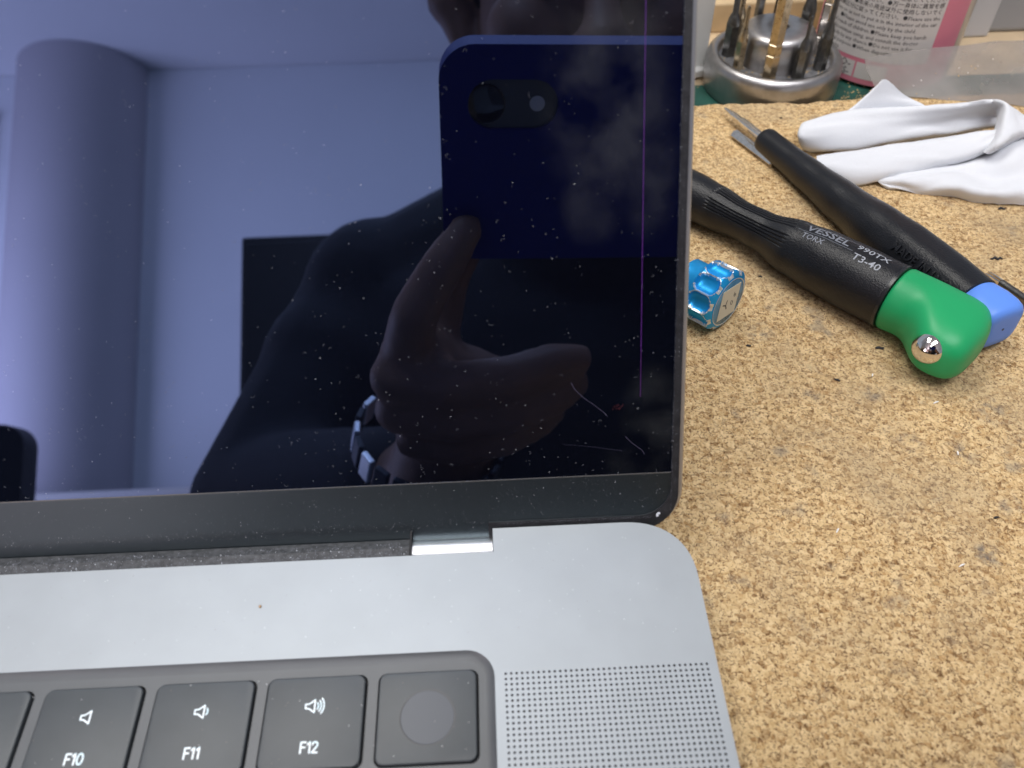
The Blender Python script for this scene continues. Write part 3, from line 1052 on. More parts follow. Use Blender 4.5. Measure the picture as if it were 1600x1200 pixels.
def scal(a, z):
    q = (a / (2 * math.pi) * NS) % 1 - .5
    u = (q * 2 * math.pi / NS * RK) / 2.52
    w = (z - 3.9) / 3.2
    return 1 - u * u - w ** 4


kb = MB()
prof = [(6.75, 0), (7.2, .12), (8.2, .75), (8.45, 1.0)] + [(8.45, 1.0 + .2 * k) for k in range(1, 30)] + [(8.3, 7.2), (7.7, 7.6), (6.6, 7.8), (6.2, 8.4), (6.2, 12.6), (5.6, 13.2), (2.6, 13.3)]
nn = 264
rings = []
for r, z in prof:
    ring = []
    for k in range(nn):
        a = 2 * math.pi * k / nn
        v = scal(a, z) if .5 < z < 7.5 else -1
        rr = r - (1.9 * max(0, v) ** .42 if v > 0 else 0)
        ring.append((rr * math.cos(a), rr * math.sin(a), z))
    rings.append(ring)
kb.loft(rings)
for a in range(len(prof) - 1):
    for k in range(nn):
        vs = [scal(2 * math.pi * kk / nn, prof[q][1]) if .5 < prof[q][1] < 7.5 else -1 for kk in (k, k + 1) for q in (a, a + 1)]
        if max(vs) > -.10 and min(vs) < .05 and max(vs) < .16 and max(vs) > -1:
            kb.mi[a * nn + k] = 1
kb.build('knob', [M['anod'], M['bare']], kd, smooth=40)
MB().lathe([(6.6, .02), (6.72, -.10), (6.55, -.12), (6.45, .0)], 64, cap=False).build('face_ring', M['bare'], kd, smooth=60)
MB().lathe([(6.5, .05), (6.4, -.06), (.5, -.08)], 64).build('face', M['tape'], kd, smooth=60)
MB().lathe([(2.5, 13), (2.5, 30), (1.6, 30.5), (1.6, 60)], 20).build('shaft', M['white_pl'], kd, smooth=40)
sk = MB().box(-3.9, 3.9, -4.5, 4.5, -.22, -.12)
RS = Matrix.Rotation(R(8), 4, 'Z')
sk.xf(RS).build('sticker', M['sticker'], kd)
for s, size, dx, dy, rt in (('Y', 4.0, -1.3, -.6, 10), ('0', 2.3, 1.3, -1.0, 10), ('6', 2.3, 2.2, 1.2, 10)):
    tv, tf = text_data(s, size, .02, res=3)
    # the face is seen from -z: mirror so that it reads right from there, turned with the lettering
    rz = Matrix.Rotation(R(rt + 10), 3, 'Z')
    out = []
    for p in tv:
        q = rz @ Vector((p.x, p.y, 0))
        q = Vector((q.x + dx, q.y + dy, 0))
        out.append(Vector((-q.x, q.y, -.235 - p.z)))
    MB().add(out, tf).build('handwriting', M['ink'], kd, fix=False)

# ------------------------------------------------------------------ bit stand and its bits
SX, SY, SZ = 107.9, 232.0, -19.0
bs = thing('bit_stand', 'round silver metal bit stand behind the cork edge', 'bit stand', (SX, SY, SZ))
MB().lathe([(23.9, .02), (24.5, .6), (24.7, 5), (24.6, 10), (24.2, 11.8), (23.4, 12.9), (22.4, 13.4), (21.2, 13.3), (20.4, 12.5), (20.1, 11.2), (20.0, 10.2)], 96).build('base', M['cast'], bs, smooth=50)
MB().lathe([(20.05, 9.0), (20.05, 10.3), (12.5, 10.3), (12.5, 9.0)], 64, cap=False).build('tray', M['tray'], bs, smooth=30)
MB().lathe([(13.2, 10.0), (13.2, 18.5), (13.0, 20.4), (12.2, 21.8), (10.4, 22.6), (3.4, 22.9), (2.9, 22.7), (2.7, 21.5), (2.6, 16)], 72, cap=False).build('hub', M['cast'], bs, smooth=50)
MB().lathe([(2.6, 16.0), (.3, 16.0)], 24).build('hub_hole', M['ink'], bs)
gr = MB()
for i in range(240):
    a = random.uniform(0, 6.28); r = random.choice((random.uniform(13.4, 14.5), random.uniform(18, 19.6), random.uniform(13.4, 19.5)))
    x, y = r * math.cos(a), r * math.sin(a); s = random.uniform(.15, .4)
    gr.add([(x + s, y, 10.32), (x, y + s, 10.32), (x - s, y, 10.32), (x, y - s, 10.32), (x, y, 10.32 + s)], [(0, 1, 4), (1, 2, 4), (2, 3, 4), (3, 0, 4)])
gr.build('chips', M['sawdust'], bs, kind='stuff')
ZT = 10.35


def bit(x, y, m, label, shank, neck, tip_r, total, hexr=2.15, grooves=(), lean=(0, 0)):
    t = thing('driver_bit', label, 'driver bit', (SX + x, SY + y, SZ + ZT), Matrix.Rotation(R(lean[0]), 3, 'X') @ Matrix.Rotation(R(lean[1]), 3, 'Y'), 'driver bits standing in the bit stand')
    mb = MB()
    hexr *= 1.14
    pr = [(hexr * .93, 0), (hexr, .3)]
    tip_r *= 1.1
    for gz in grooves:
        pr += [(hexr, gz - .5), (hexr * .86, gz - .2), (hexr * .86, gz + .2), (hexr, gz + .5)]
    pr += [(hexr, shank - .2), (hexr * .94, shank)]
    rot = random.uniform(0, .8)
    mb.lathe(pr, 6)
    mb.xf(Matrix.Rotation(rot, 4, 'Z')).build('hex_shank', m, t)
    if total > shank + .5:
        pr = [(hexr * .93, shank - .05), (hexr * .82, shank + neck * .35), (tip_r * 1.5, shank + neck * .8), (tip_r, shank + neck), (tip_r, total - 1.0), (tip_r * .6, total)]
        MB().lathe(pr, 16).build('tip', m, t, smooth=40)
    return t


bit(-16.0, 4.6, M['dark_steel'], 'dark steel bit nearest the laptop lid, at the left rim of the stand', 11.5, 4, 1.0, 36, 2.3)
bit(-11.5, 12.3, M['brass_steel'], 'worn bit with a narrow top behind the leftmost dark bit', 9.0, 5, .9, 34, 2.2)
bit(-14.8, -6.2, M['brass_steel'], 'short pointed bit left of the longest front bit', 10.5, 5, .7, 22.5, 1.75)
bit(-5.9, -15.0, M['brass_steel'], 'thick faceted long bit standing front and centre in the stand', 30.0, 0, 1, 30.0, 2.3, (9.5, 13.5), (0, 0))
bit(4.4, -15.6, M['dark_steel'], 'short grey bit with a thin blade at the front right of the stand', 11.0, 4.2, .62, 22.5, 1.95)
bit(14.2, -9.0, M['dark_steel'], 'grey bit right of the short thin bladed bit', 12.0, 5.5, .85, 36, 2.0)
bit(16.2, .6, M['nickel'], 'long banded silver bit at the right rim of the stand', 38.0, 0, 1, 38, 1.9, (8, 14, 20))
bit(13.2, 10.6, M['dark_steel'], 'black necked bit behind the hub, in front of the label text', 13.0, 5, 1.0, 34, 2.4)
bit(-3.5, 16.4, M['dark_steel'], 'dark bit straight behind the hub, left one of a close pair', 24.0, 4, 1.0, 36, 1.5)
bit(4.4, 16.2, M['dark_steel'], 'dark bit straight behind the hub, right one of a close pair', 24.0, 4, 1.2, 36, 2.2)

# ------------------------------------------------------------------ bottle
BX, BY, BR = 156.2, 248.6, 26.0
bo = thing('bottle', 'cylindrical bottle with a pink edged label of small print', 'bottle', (BX, BY, SZ))
MB().lathe([(22, 0.02), (24.4, .4), (25.6, 1.4), (25.95, 3.5), (25.95, 112), (24, 120), (16, 130), (11, 134), (11, 140)], 96).build('body', M['bottle'], bo, smooth=40)
MB().lathe([(12.6, 136), (12.6, 158), (11, 160), (4, 160.5)], 48).build('cap', M['pink'], bo, smooth=30)
FRONT = math.atan2(CAM.y - BY, CAM.x - BX)          # the side that faces the bench front


def sheet(a0, a1, z0, z1, r, n=24):
    vs, fs = [], []
    for k in range(n + 1):
        a = a0 + (a1 - a0) * k / n
        vs += [(r * math.cos(a), r * math.sin(a), z0), (r * math.cos(a), r * math.sin(a), z1)]
    fs = [(2 * k, 2 * k + 2, 2 * k + 3, 2 * k + 1) for k in range(n)]
    return MB().add(vs, fs)


def deg(x):
    return FRONT + x / BR                               # x mm round the front
LX0, LX1 = -30.0, 17.1
sheet(deg(LX0 - 6), deg(LX1 + 11.8), 1.6, 108, BR + .08, 60).build('label_border', M['pink'], bo, smooth=30, fix=False)
sheet(deg(LX0), deg(LX1), 10.9, 106, BR + .14, 60).build('label_panel', M['paper'], bo, smooth=30, fix=False)
for xa, xb in ((-29, -16.8), (-16.1, -7.9), (-7.2, 4)):
    sheet(deg(xa), deg(xb), 3.5, 9.4, BR + .14, 12).build('label_box', M['paper'], bo, smooth=30, fix=False)


def label_line(s, x1, z, size, bold=.012):
    tv, tf = text_data(s, size, .0, align='RIGHT', bold=bold, res=1)
    vs = []
    for p in tv:
        a = deg(x1 + p.x)
        vs.append((( BR + .2) * math.cos(a), (BR + .2) * math.sin(a), z + p.y))
    MB().add(vs, tf).build('label_text', M['ink'], bo, fix=False)


lines = [('●お子様の手の届かないところに保管してください', 16.2), ('使用上の注意 ●目に入らないように注意してください', 16.2), ('としてお使いください。●万一身体に異常を感', 16.2),
         ('ご相談ください。●本来の用途以外に使用しないでく', 16.2), ('体の廃棄区分に従ってください。●Please use the', 16.2),
         ('tion so as not to put it in the interior of the ear', 15.8), ('●Please avoid use only by the child.', 9.2),
         ('of reach of children.●Please keep you hands', 13.6), ('discontinue using, and consult the doctor', 11.3),
         ('the body by any chance.●Do not use it for', 9.9), ('nal purpose.●When disposing', 3.6), ('authority.', -15.7)]
for k, (t_, x1) in enumerate(lines):
    label_line(t_, x1, 12.2 + (len(lines) - 1 - k) * 2.18, 1.95, .004)
label_line('O-', -9.2, 7.9, 4.0)
label_line('S-', -9.2, 4.9, 3.6)

# ------------------------------------------------------------------ cloth: one folded sheet built from lofted folds
def path_sections(P, w, t, bulge=.5, n=20, tilt=None, ends=True):
    """a flattened fold running along points P; w and t are half width / half thickness at each point"""
    P = [Vector(p) for p in P]
    # Catmull-Rom refine
    fine_p, fw, ft = [], [], []
    m = len(P)
    for i in range(m - 1):
        p0, p1, p2, p3 = P[max(i - 1, 0)], P[i], P[i + 1], P[min(i + 2, m - 1)]
        for k in range(6):
            u = k / 6
            fine_p.append(.5 * ((2 * p1) + (p2 - p0) * u + (2 * p0 - 5 * p1 + 4 * p2 - p3) * u * u + (3 * p1 - p0 - 3 * p2 + p3) * u ** 3))
            fw.append(w[i] + (w[i + 1] - w[i]) * u); ft.append(t[i] + (t[i + 1] - t[i]) * u)
    fine_p.append(P[-1]); fw.append(w[-1]); ft.append(t[-1])
    rings = []
    N_ = len(fine_p)
    for i, p in enumerate(fine_p):
        d = (fine_p[min(i + 1, N_ - 1)] - fine_p[max(i - 1, 0)]).normalized()
        tl = R(tilt) if tilt else 0
        up = Vector((0, 0, 1)); s = d.cross(up).normalized(); up = s.cross(d)
        s, up = s * math.cos(tl) + up * math.sin(tl), up * math.cos(tl) - s * math.sin(tl)
        e = 1.0
        if ends:
            q = min(i, N_ - 1 - i) / 4
            e = math.sqrt(max(.05, 1 - max(0, 1 - q) ** 2)) if q < 1 else 1
        ring = []
        for k in range(n):
            a = 2 * math.pi * k / n
            wob = 1 + .05 * noise.noise(Vector((p.x * .12, k * .5, p.y * .1)))
            ring.append(p + s * fw[i] * e * wob * math.cos(a) + up * ft[i] * e * math.copysign(abs(math.sin(a)) ** .8, math.sin(a)))
        rings.append(ring)
    return rings


def grid_sheet(mb, rows, thick=.5, sub=6, round_start=None):
    """thick sheet through a grid of points (rows of equal length), smoothly interpolated"""
    def cr(seq, u):
        m = len(seq) - 1
        i = min(int(u * m), m - 1); t = u * m - i
        p0, p1, p2, p3 = seq[max(i - 1, 0)], seq[i], seq[i + 1], seq[min(i + 2, m)]
        return .5 * ((2 * p1) + (p2 - p0) * t + (2 * p0 - 5 * p1 + 4 * p2 - p3) * t * t + (3 * p1 - p0 - 3 * p2 + p3) * t ** 3)
    rows = [[Vector(p) for p in r] for r in rows]
    if round_start:
        mean = sum((r[0] for r in rows), Vector()) / len(rows)
        rows = [[mean + (r[0] - mean) * .5 + Vector(round_start)] + r for r in rows]
    nu, nv = (len(rows[0]) - 1) * sub + 1, (len(rows) - 1) * sub + 1
    rr = [[cr(r, i / (nu - 1)) for i in range(nu)] for r in rows]
    G = [[cr([rr[k][i] for k in range(len(rows))], j / (nv - 1)) for i in range(nu)] for j in range(nv)]
    for j in range(nv):
        for i in range(nu):
            p = G[j][i]
            G[j][i] = p + Vector((0, 0, (.3 * noise.noise(p * .12) + 1.5 * (.26 - abs(noise.noise(Vector((p.x * .07, p.y * .21, p.z * .1 + 4.2))))) + .35 * (.2 - abs(noise.noise(p * .3)))) * (1 if thick > .5 else .9)))
    nor = []
    for j in range(nv):
        row = []
        for i in range(nu):
            du_ = G[j][min(i + 1, nu - 1)] - G[j][max(i - 1, 0)]
            dv_ = G[min(j + 1, nv - 1)][i] - G[max(j - 1, 0)][i]
            q = du_.cross(dv_)
            row.append(q.normalized() if q.length > 1e-9 else Vector((0, 0, 1)))
        nor.append(row)
    top = [G[j][i] + nor[j][i] * thick / 2 for j in range(nv) for i in range(nu)]
    bot = [G[j][i] - nor[j][i] * thick / 2 for j in range(nv) for i in range(nu)]
    o = nu * nv
    fs = []
    for j in range(nv - 1):
        for i in range(nu - 1):
            a, b, c, d = j * nu + i, j * nu + i + 1, (j + 1) * nu + i + 1, (j + 1) * nu + i
            fs += [(a, b, c, d), (o + d, o + c, o + b, o + a)]
    rimi = [i for i in range(nu)] + [j * nu + nu - 1 for j in range(1, nv)] + [(nv - 1) * nu + i for i in range(nu - 2, -1, -1)] + [j * nu for j in range(nv - 2, 0, -1)]
    for k in range(len(rimi)):
        a, b = rimi[k], rimi[(k + 1) % len(rimi)]
        fs.append((b, a, o + a, o + b))
    mb.add(top + bot, fs)


cl = MB()
# upper band: rounded over at the top, bulging at its left end and hollow at the right
grid_sheet(cl, [[(108.0, 187.7, -10.5), (122.3, 190.2, -8.5), (138.0, 189.3, -7.5), (151.8, 187.3, -6.0), (163.8, 186.7, -4.5), (170.0, 185.3, -4.0)],
                [(104.4, 180.1, -4.5), (118.1, 182.4, -2.5), (133.2, 181.5, -1.5), (146.5, 179.5, 0.0), (158.0, 178.7, 1.5), (164.0, 177.4, 2.0)],
                [(102.2, 175.7, -4.3), (116.7, 177.5, -3.2), (132.6, 178.7, -2.9), (146.9, 178.7, -2.2), (159.4, 179.4, -1.4), (165.7, 178.5, -0.9)],
                [(101.7, 173.3, -5.7), (116.3, 174.2, -5.3), (132.9, 177.0, -5.5), (148.3, 179.0, -5.5), (161.6, 180.9, -5.3), (168.1, 180.4, -4.6)],
                [(103.7, 173.5, -9.5), (116.7, 172.1, -9.2), (133.1, 174.9, -8.6), (148.5, 177.0, -8.2), (161.4, 178.4, -7.5), (167.9, 178.2, -6.5)],
                [(105.2, 175.4, -11.5), (118.4, 174.0, -11.2), (134.9, 176.9, -10.6), (150.4, 179.0, -10.2), (163.5, 180.4, -9.5), (170.1, 180.2, -8.5)]], .8, 6, (-1.2, .6, -.2))
# flap standing up behind it
grid_sheet(cl, [[(112, 184, -8), (122, 186, -8), (134, 187, -7), (147, 185, -6)],
                [(117, 184, -4.6), (124, 186.2, -3.2), (133, 187.2, -2.2), (146, 184.4, -4)],
                [(123, 186.6, -1.9), (126, 187.6, 0), (132, 188.4, .6), (141, 186.6, -2.0)],
                [(129.4, 189.4, 3.2), (130, 189.8, 3.9), (131.4, 189.8, 3.7), (133.6, 189.2, 2.7)]], .8)
# lower band in front, its left end flat and open
grid_sheet(cl, [[(105.9, 168.6, -10.5), (116.9, 169.2, -9.5), (131.6, 170.6, -8.5), (145.9, 171.3, -7.2), (158.2, 172.2, -6.0), (163.5, 172.1, -5.0)],
                [(103.9, 164.4, -7.5), (114.7, 164.9, -6.5), (129.1, 166.3, -5.5), (143.0, 166.9, -4.2), (155.1, 167.8, -3.0), (160.3, 167.6, -2.0)],
                [(103.3, 161.9, -7.9), (113.2, 159.4, -7.3), (127.2, 160.6, -6.2), (141.2, 161.8, -4.6), (152.9, 162.8, -2.8), (158.0, 163.0, -1.2)],
                [(103.5, 161.4, -9.2), (112.7, 156.3, -9.1), (126.6, 157.2, -7.8), (140.6, 159.1, -6.0), (152.1, 160.2, -3.6), (157.1, 160.7, -1.6)],
                [(104.4, 162.8, -11.4), (113.3, 155.8, -11.6), (127.1, 156.6, -10.2), (141.4, 158.9, -8.2), (152.8, 160.1, -5.4), (157.8, 161.0, -3.0)],
                [(106.1, 165.2, -12.0), (115.0, 158.2, -12.1), (129.0, 159.0, -11.4), (143.4, 161.3, -9.4), (155.0, 162.6, -6.6), (160.0, 163.5, -4.2)]], .8)
# right turn joining both bands
grid_sheet(cl, [[(163.1, 181.6, -0.5), (165.7, 180.8, -2.0), (163.6, 174.0, -3.0), (159.9, 167.6, -4.0), (156.6, 163.7, -6.0)],
                [(161.2, 176.7, 3.0), (162.2, 171.8, 3.2), (159.0, 164.3, 2.0), (155.4, 158.9, -0.3), (153.0, 158.2, -4.0)],
                [(162.7, 176.0, 3.0), (163.3, 169.4, 3.2), (160.2, 162.0, 2.2), (156.5, 157.1, 0.3), (154.2, 157.8, -4.0)],
                [(166.6, 174.6, 1.0), (166.9, 167.3, 1.2), (165.1, 163.3, 0.6), (161.3, 160.6, -0.5), (158.1, 160.6, -5.0)],
                [(176.0, 173.4, -4.0), (174.5, 164.8, -2.0), (171.8, 164.9, -2.0), (167.4, 164.5, -2.5), (163.6, 164.8, -7.0)]], .8)
# the big lower layer on the mat, with soft pleats
grid_sheet(cl, [[(125.8, 160.7, -11.0), (134.4, 160.4, -9.8), (147.3, 163.3, -8.5), (158.7, 165.2, -7.0), (169.8, 171.2, -5.0), (185.1, 175.4, -7.0)],
                [(122.9, 157.8, -10.8), (132.5, 155.8, -9.2), (144.7, 158.8, -9.2), (154.6, 156.2, -6.6), (164.2, 157.8, -4.0), (178.7, 161.1, -6.0)],
                [(121.2, 156.1, -11.0), (130.9, 151.8, -8.8), (142.6, 152.2, -8.0), (153.5, 150.8, -9.4), (162.6, 149.4, -7.0), (175.3, 150.3, -8.0)],
                [(122.0, 154.9, -11.6), (131.6, 151.0, -10.6), (140.9, 147.5, -8.4), (150.4, 143.6, -8.2), (161.2, 143.2, -8.2), (172.5, 143.0, -9.0)],
                [(124.1, 152.9, -12.1), (133.2, 150.6, -12.1), (140.8, 148.7, -12.1), (150.7, 144.1, -12.1), (162.0, 142.3, -12.1), (172.7, 141.0, -12.1)]], .8)
clo = cl.build('wiping_cloth', M['cloth'], smooth=75)
tag(clo, 'crumpled white wiping cloth folded over itself on the cork', 'cloth')

# ------------------------------------------------------------------ film bag, boxes behind
fb = MB()
grid_sheet(fb, [[(138, 207.5, -9.5), (150, 206.8, -12.0), (166, 204, -12.2), (184, 199, -12.2), (206, 192, -12.2), (240, 186, -12)],
                [(136.6, 210.0, -7.0), (150, 211.0, -8.8), (167, 209.5, -9.6), (186, 206.5, -9.6), (209, 202, -9.8), (242, 196, -10)],
                [(134.6, 212.6, -3.6), (149, 215.5, -4.4), (168, 216.0, -5.0), (188, 215.5, -5.0), (211, 213, -5.6), (244, 208, -6)],
                [(133.4, 214.0, -.9), (146, 217.5, -.9), (168, 221.0, -.8), (189, 223.0, -.6), (212, 223.5, -1.0), (246, 222, -2)]], .12, 5)
fbo = fb.build('plastic_bag', M['film'], smooth=80)
tag(fbo, 'frosted clear plastic bag lying between the bottle and white cloth', 'plastic bag')
bits_ = MB()
for i in range(70):
    x, y = random.uniform(150, 215), random.uniform(203, 220)
    z = -12.4 + max(0, (y - 205)) * .62 + .5
    s = random.uniform(.12, .34)
    bits_.add([(x + s, y, z), (x, y + s, z), (x - s, y, z), (x, y - s, z), (x, y, z + s)], [(0, 1, 4), (1, 2, 4), (2, 3, 4), (3, 0, 4)], random.choice((0, 1)))
bits_.build('bag_grit', [M['sawdust'], M['fleck']], kind='stuff')


def boxy(name, label, cat, x0, x1, y0, y1, z0, z1, m, bev=1.2, rz=0):
    o = MB().box(-(x1 - x0) / 2, (x1 - x0) / 2, -(y1 - y0) / 2, (y1 - y0) / 2, 0, z1 - z0).build(name, m)
    bevel(o, bev, 3)
    o.location = Vector(((x0 + x1) / 2, (y0 + y1) / 2, z0)) * MM
    o.rotation_euler.z = R(rz)
    return tag(o, label, cat)


pb = thing('plastic_case', 'light grey plastic case standing right of the pink label bottle', 'case', (216, 285, -19.9))
o = MB().box(-24, 40, -16, 60, 0.01, 120).build('case_body', M['greybox2'], pb); bevel(o, 2, 3)
o = MB().box(-27.5, -24.05, -17.5, 60, .01, 121).build('side_panel', M['greybox'], pb); bevel(o, 1, 2)
o = MB().box(-24, -9, -19.5, -16.02, .01, 120).build('front_panel', M['greybox'], pb); bevel(o, 1, 2)
fz = thing('frosted_panel', 'upright frosted white panel just past the laptop lid edge', 'panel', (73.6, 241.5, -19.0))
o = MB().box(-22, 12.5, -1.5, 1.5, .01, 88).build('pane', M['frosted'], fz); bevel(o, .6, 2)
o = MB().box(-22, 12.5, -4.5, 4.5, 0, 3).build('foot', M['frosted'], fz); bevel(o, .5, 2)
fz.rotation_euler.z = R(14)
wb = thing('wooden_block', 'raw beige wooden board lying behind the bit stand', 'wooden board', (118, 330, -19.9))
o = MB().box(-60, 45, -52, 60, 0.01, 12).build('board', mat('raw_wood', (.58, .43, .25), .6, var=.12, vscale=90), wb); bevel(o, .8, 2)
cb = thing('card_box', 'cream carton standing behind the wooden board', 'carton', (92, 338, -7.85))
o = MB().box(-36, 24, -16, 40, 0, 70).build('carton', M['cream'], cb); bevel(o, .8, 2)
o = MB().box(-36.1, 24.1, -16.1, 8, 70.02, 70.8).build('flap', M['cream'], cb)

# ------------------------------------------------------------------ what the screen mirrors: room, person, phone
o = MB().box(-4200, 3200, -3400, 1600, -766, -746).build('floor', M['floor'], kind='structure')
o = MB().box(-4200, 3200, -2640, -2520, -746, 1700).build('wall', M['wall'], kind='structure')
o = MB().box(-4200, 3200, -2640, 1600, 1702, 1760).build('ceiling', M['wall'], kind='structure')
pil = thing('pillar', 'round painted pillar standing against the wall, mirrored in the screen', 'pillar', (-1415, -2540, -746))
MB().lathe([(222, 0.1), (222, 2446)], 72).build('shaft', M['pillar'], pil, smooth=40)
MB().lathe([(226, .1), (226, 70), (223, 74)], 72).build('plinth', M['cabinet'], pil, smooth=40)
for sx in (-620, 620):
    MB().box(sx - 60, sx + 60, -300, 480, -746, -50.1).build('leg', M['wood'], bench)
bp = thing('board_panel', 'dark brown board beside the pillar at the screen left border', 'board', (-2150, -2500, -746))
o = MB().box(-420, 420, -19, 10, 0.1, 2250).build('board', M['brown'], bp); bevel(o, 4)
o = MB().box(-430, 430, -19, 14, 2250.1, 2275).build('top_rail', M['brown'], bp); bevel(o, 3)
lc = thing('low_cabinet', 'low grey cabinet along the wall, mirrored above the screen chin', 'cabinet', (-1200, -2250, -746))
o = MB().box(-700, 900, -40, 130, .1, 905).build('carcass', M['cabinet'], lc); bevel(o, 4)
o = MB().box(-705, 905, -45, 136, 905.2, 930).build('cabinet_top', M['cabinet'], lc); bevel(o, 4)
for k in range(4):
    o = MB().box(-690 + 400 * k, -300 + 400 * k, 130.2, 146, 20, 890).build('cabinet_door', M['cabinet'], lc); bevel(o, 2)
    MB().box(-340 + 400 * k, -328 + 400 * k, 146.1, 158, 420, 560).build('handle', M['nickel'], o)
dk = thing('locker', 'black locker behind the person, its square corner showing in the screen', 'locker', (-100, -1120, -746))
o = MB().box(-270, 330, -160, 140, .1, 1204).build('locker_body', M['blackbox'], dk); bevel(o, 4)
o = MB().box(-262, 26, 140.2, 152, 20, 1190).build('locker_door', M['blackbox'], dk); bevel(o, 2)
o = MB().box(34, 322, 140.2, 152, 20, 1190).build('locker_door', M['blackbox'], dk); bevel(o, 2)
oc = thing('office_chair', 'black chair back with a rounded corner at the lower left of the screen', 'chair', (-980, -1100, -746))
o = MB().add([(p.x, p.z * 1, p.y) for p in curve_mesh([rrect(-240, 240, 420, 958, 38, 8)], 40)[0]], curve_mesh([rrect(-240, 240, 420, 958, 38, 8)], 40)[1])
o = o.build('backrest', M['blackbox'], oc); bevel(o, 8, 3)
o = MB().box(-235, 235, 20, 470, 400, 460).build('seat', M['blackbox'], oc); bevel(o, 20, 3)
MB().lathe([(30, 60), (30, 400)], 20).build('post', M['blackbox'], oc).location = (0, .24, 0)
for k in range(5):
    a = k * 2 * math.pi / 5
    MB().tube([(0, 240, 80), (290 * math.cos(a), 240 + 290 * math.sin(a), 45)], [22, 16], 10).build('leg', M['blackbox'], oc)
    MB().sphere((290 * math.cos(a), 240 + 290 * math.sin(a), 26), 26).build('castor', M['blackbox'], oc)

# --- phone, held landscape; local x right, y up, z away from the desk (behind the lens)
CR = cam.rotation_euler.to_matrix()
ph = thing('smartphone', 'phone in a deep blue case held up to photograph the laptop', 'phone', CAM, CR)
pv, pf = curve_mesh([rrect(-15.5, 136.5, -58, 19.6, 12, 10), rrect(-6.0, 24.5, -8.4, 8.4, 8.35, 12)], 2.2)
o = MB().add([p + Vector((0, 0, 3.4)) for p in pv], pf).build('case_back', M['case'], ph); bevel(o, .8, 3)
pv, pf = curve_mesh([rrect(-15.5, 136.5, -58, 19.6, 12, 10)], 8.6)
o = MB().add([p + Vector((0, 0, 12.1)) for p in pv], pf).build('case_side', M['case'], ph); bevel(o, 2.4, 4)
pv, pf = curve_mesh([rrect(-5.9, 24.4, -8.3, 8.3, 8.3, 12)], .6)
MB().add([p + Vector((0, 0, 3.4)) for p in pv], pf).build('camera_plate', M['lensring'], ph)
MB().lathe([(6.6, 2.9), (6.6, 2.0), (6.2, 1.9), (5.4, 2.2), (1, 2.2)], 40).build('lens', M['lens'], ph, smooth=30)
fl_ = MB().lathe([(2.6, 2.9), (2.6, 2.6), (1, 2.55)], 24)
fl_.v = [p + Vector((17.5, 0, 0)) for p in fl_.v]
fl_.build('flash', M['paper'], ph)
pv, pf = curve_mesh([rrect(-11, 132, -53.5, 15.2, 9, 8)], .4)
MB().add([p + Vector((0, 0, 12.55)) for p in pv], pf).build('phone_screen', M['lens'], ph)


def loc(x, y, z):
    return CAM + CR @ Vector((x, y, z))


# --- the person behind the phone: one continuous body, voxel-fused from tapered limbs
pe = thing('person', 'person in a black sweater leaning in behind the blue phone, mirrored in the screen', 'person', (64, -420, -746))
PO = Vector((64, -420, -746))
bd_ = MB()
HC = Vector((66, -262, 318))                       # head centre
fw = Vector((-.03, .86, -.51)).normalized()        # the face looks at the phone
hu = Vector((0, .51, .86)); hs2 = Vector((1, 0, 0))
hp = lambda s, f, u: HC + hs2 * s + fw * f + hu * u
bd_.sphere(hp(0, -18, 34), 84, 28, 18, sc=(.90, 1.08, 1.0))
bd_.sphere(hp(0, 8, -8), 68, 24, 16, sc=(.98, 1.05, 1.05))
bd_.capsule(hp(0, 30, -50), hp(0, 48, -86), 50, 26)
bd_.capsule(hp(-40, 8, -52), hp(-14, 44, -88), 26, 20)
bd_.capsule(hp(40, 8, -52), hp(14, 44, -88), 26, 20)
bd_.capsule(hp(0, 80, 4), hp(0, 100, -24), 8, 12)       # nose
bd_.sphere(hp(-10, 92, -27), 9); bd_.sphere(hp(10, 92, -27), 9)
bd_.capsule(hp(-20, 72, -54), hp(20, 72, -54), 7, 7)    # lips
bd_.capsule(hp(-34, 70, 22), hp(-12, 80, 24), 9, 8); bd_.capsule(hp(34, 70, 22), hp(12, 80, 24), 9, 8)
bd_.capsule(hp(-40, 60, -16), hp(-30, 62, -26), 22, 20); bd_.capsule(hp(40, 60, -16), hp(30, 62, -26), 22, 20)
for s in (-1, 1):                                        # ears
    bd_.capsule(hp(s * 77, -8, 16), hp(s * 84, -12, 6), 12, 16)
    bd_.capsule(hp(s * 84, -12, 8), hp(s * 76, -2, -24), 14, 8)
bd_.capsule(hp(0, -30, -40), (64, -350, 205), 58, 62)      # neck
chest, belly, pelvis = Vector((64, -440, 110)), Vector((64, -480, -60)), Vector((64, -500, -200))
bd_.capsule((64, -385, 190), chest, 70, 120, 20)
bd_.capsule((-10, -430, 120), (138, -430, 120), 110, 110, 20)
bd_.capsule(chest, belly, 125, 118, 20)
bd_.capsule(belly, pelvis, 118, 130, 20)
SL, EL, WL = Vector((-84, -405, 172)), Vector((-152, -350, 26)), Vector((-32, -206, 22))
SR_, ER, WR = Vector((240, -405, 176)), Vector((345, -320, -30)), Vector((200, -170, 40))
for sh, el, wr_ in ((SL, EL, WL), (SR_, ER, WR)):
    bd_.capsule((64 + (sh.x - 64) * .35, -400, 205), sh, 62, 58)
    bd_.capsule(sh, el, 54, 42); bd_.capsule(el, wr_, 42, 27)
for s in (-1, 1):
    bd_.capsule((64 + s * 75, -500, -215), (64 + s * 110, -170 if s > 0 else -190, -230), 92, 66)
    bd_.capsule((64 + s * 110, -170 if s > 0 else -190, -230), (64 + s * 110, -230, -660), 62, 42)
    bd_.capsule((64 + s * 110, -240, -700), (64 + s * 118, -60, -716), 40, 28)


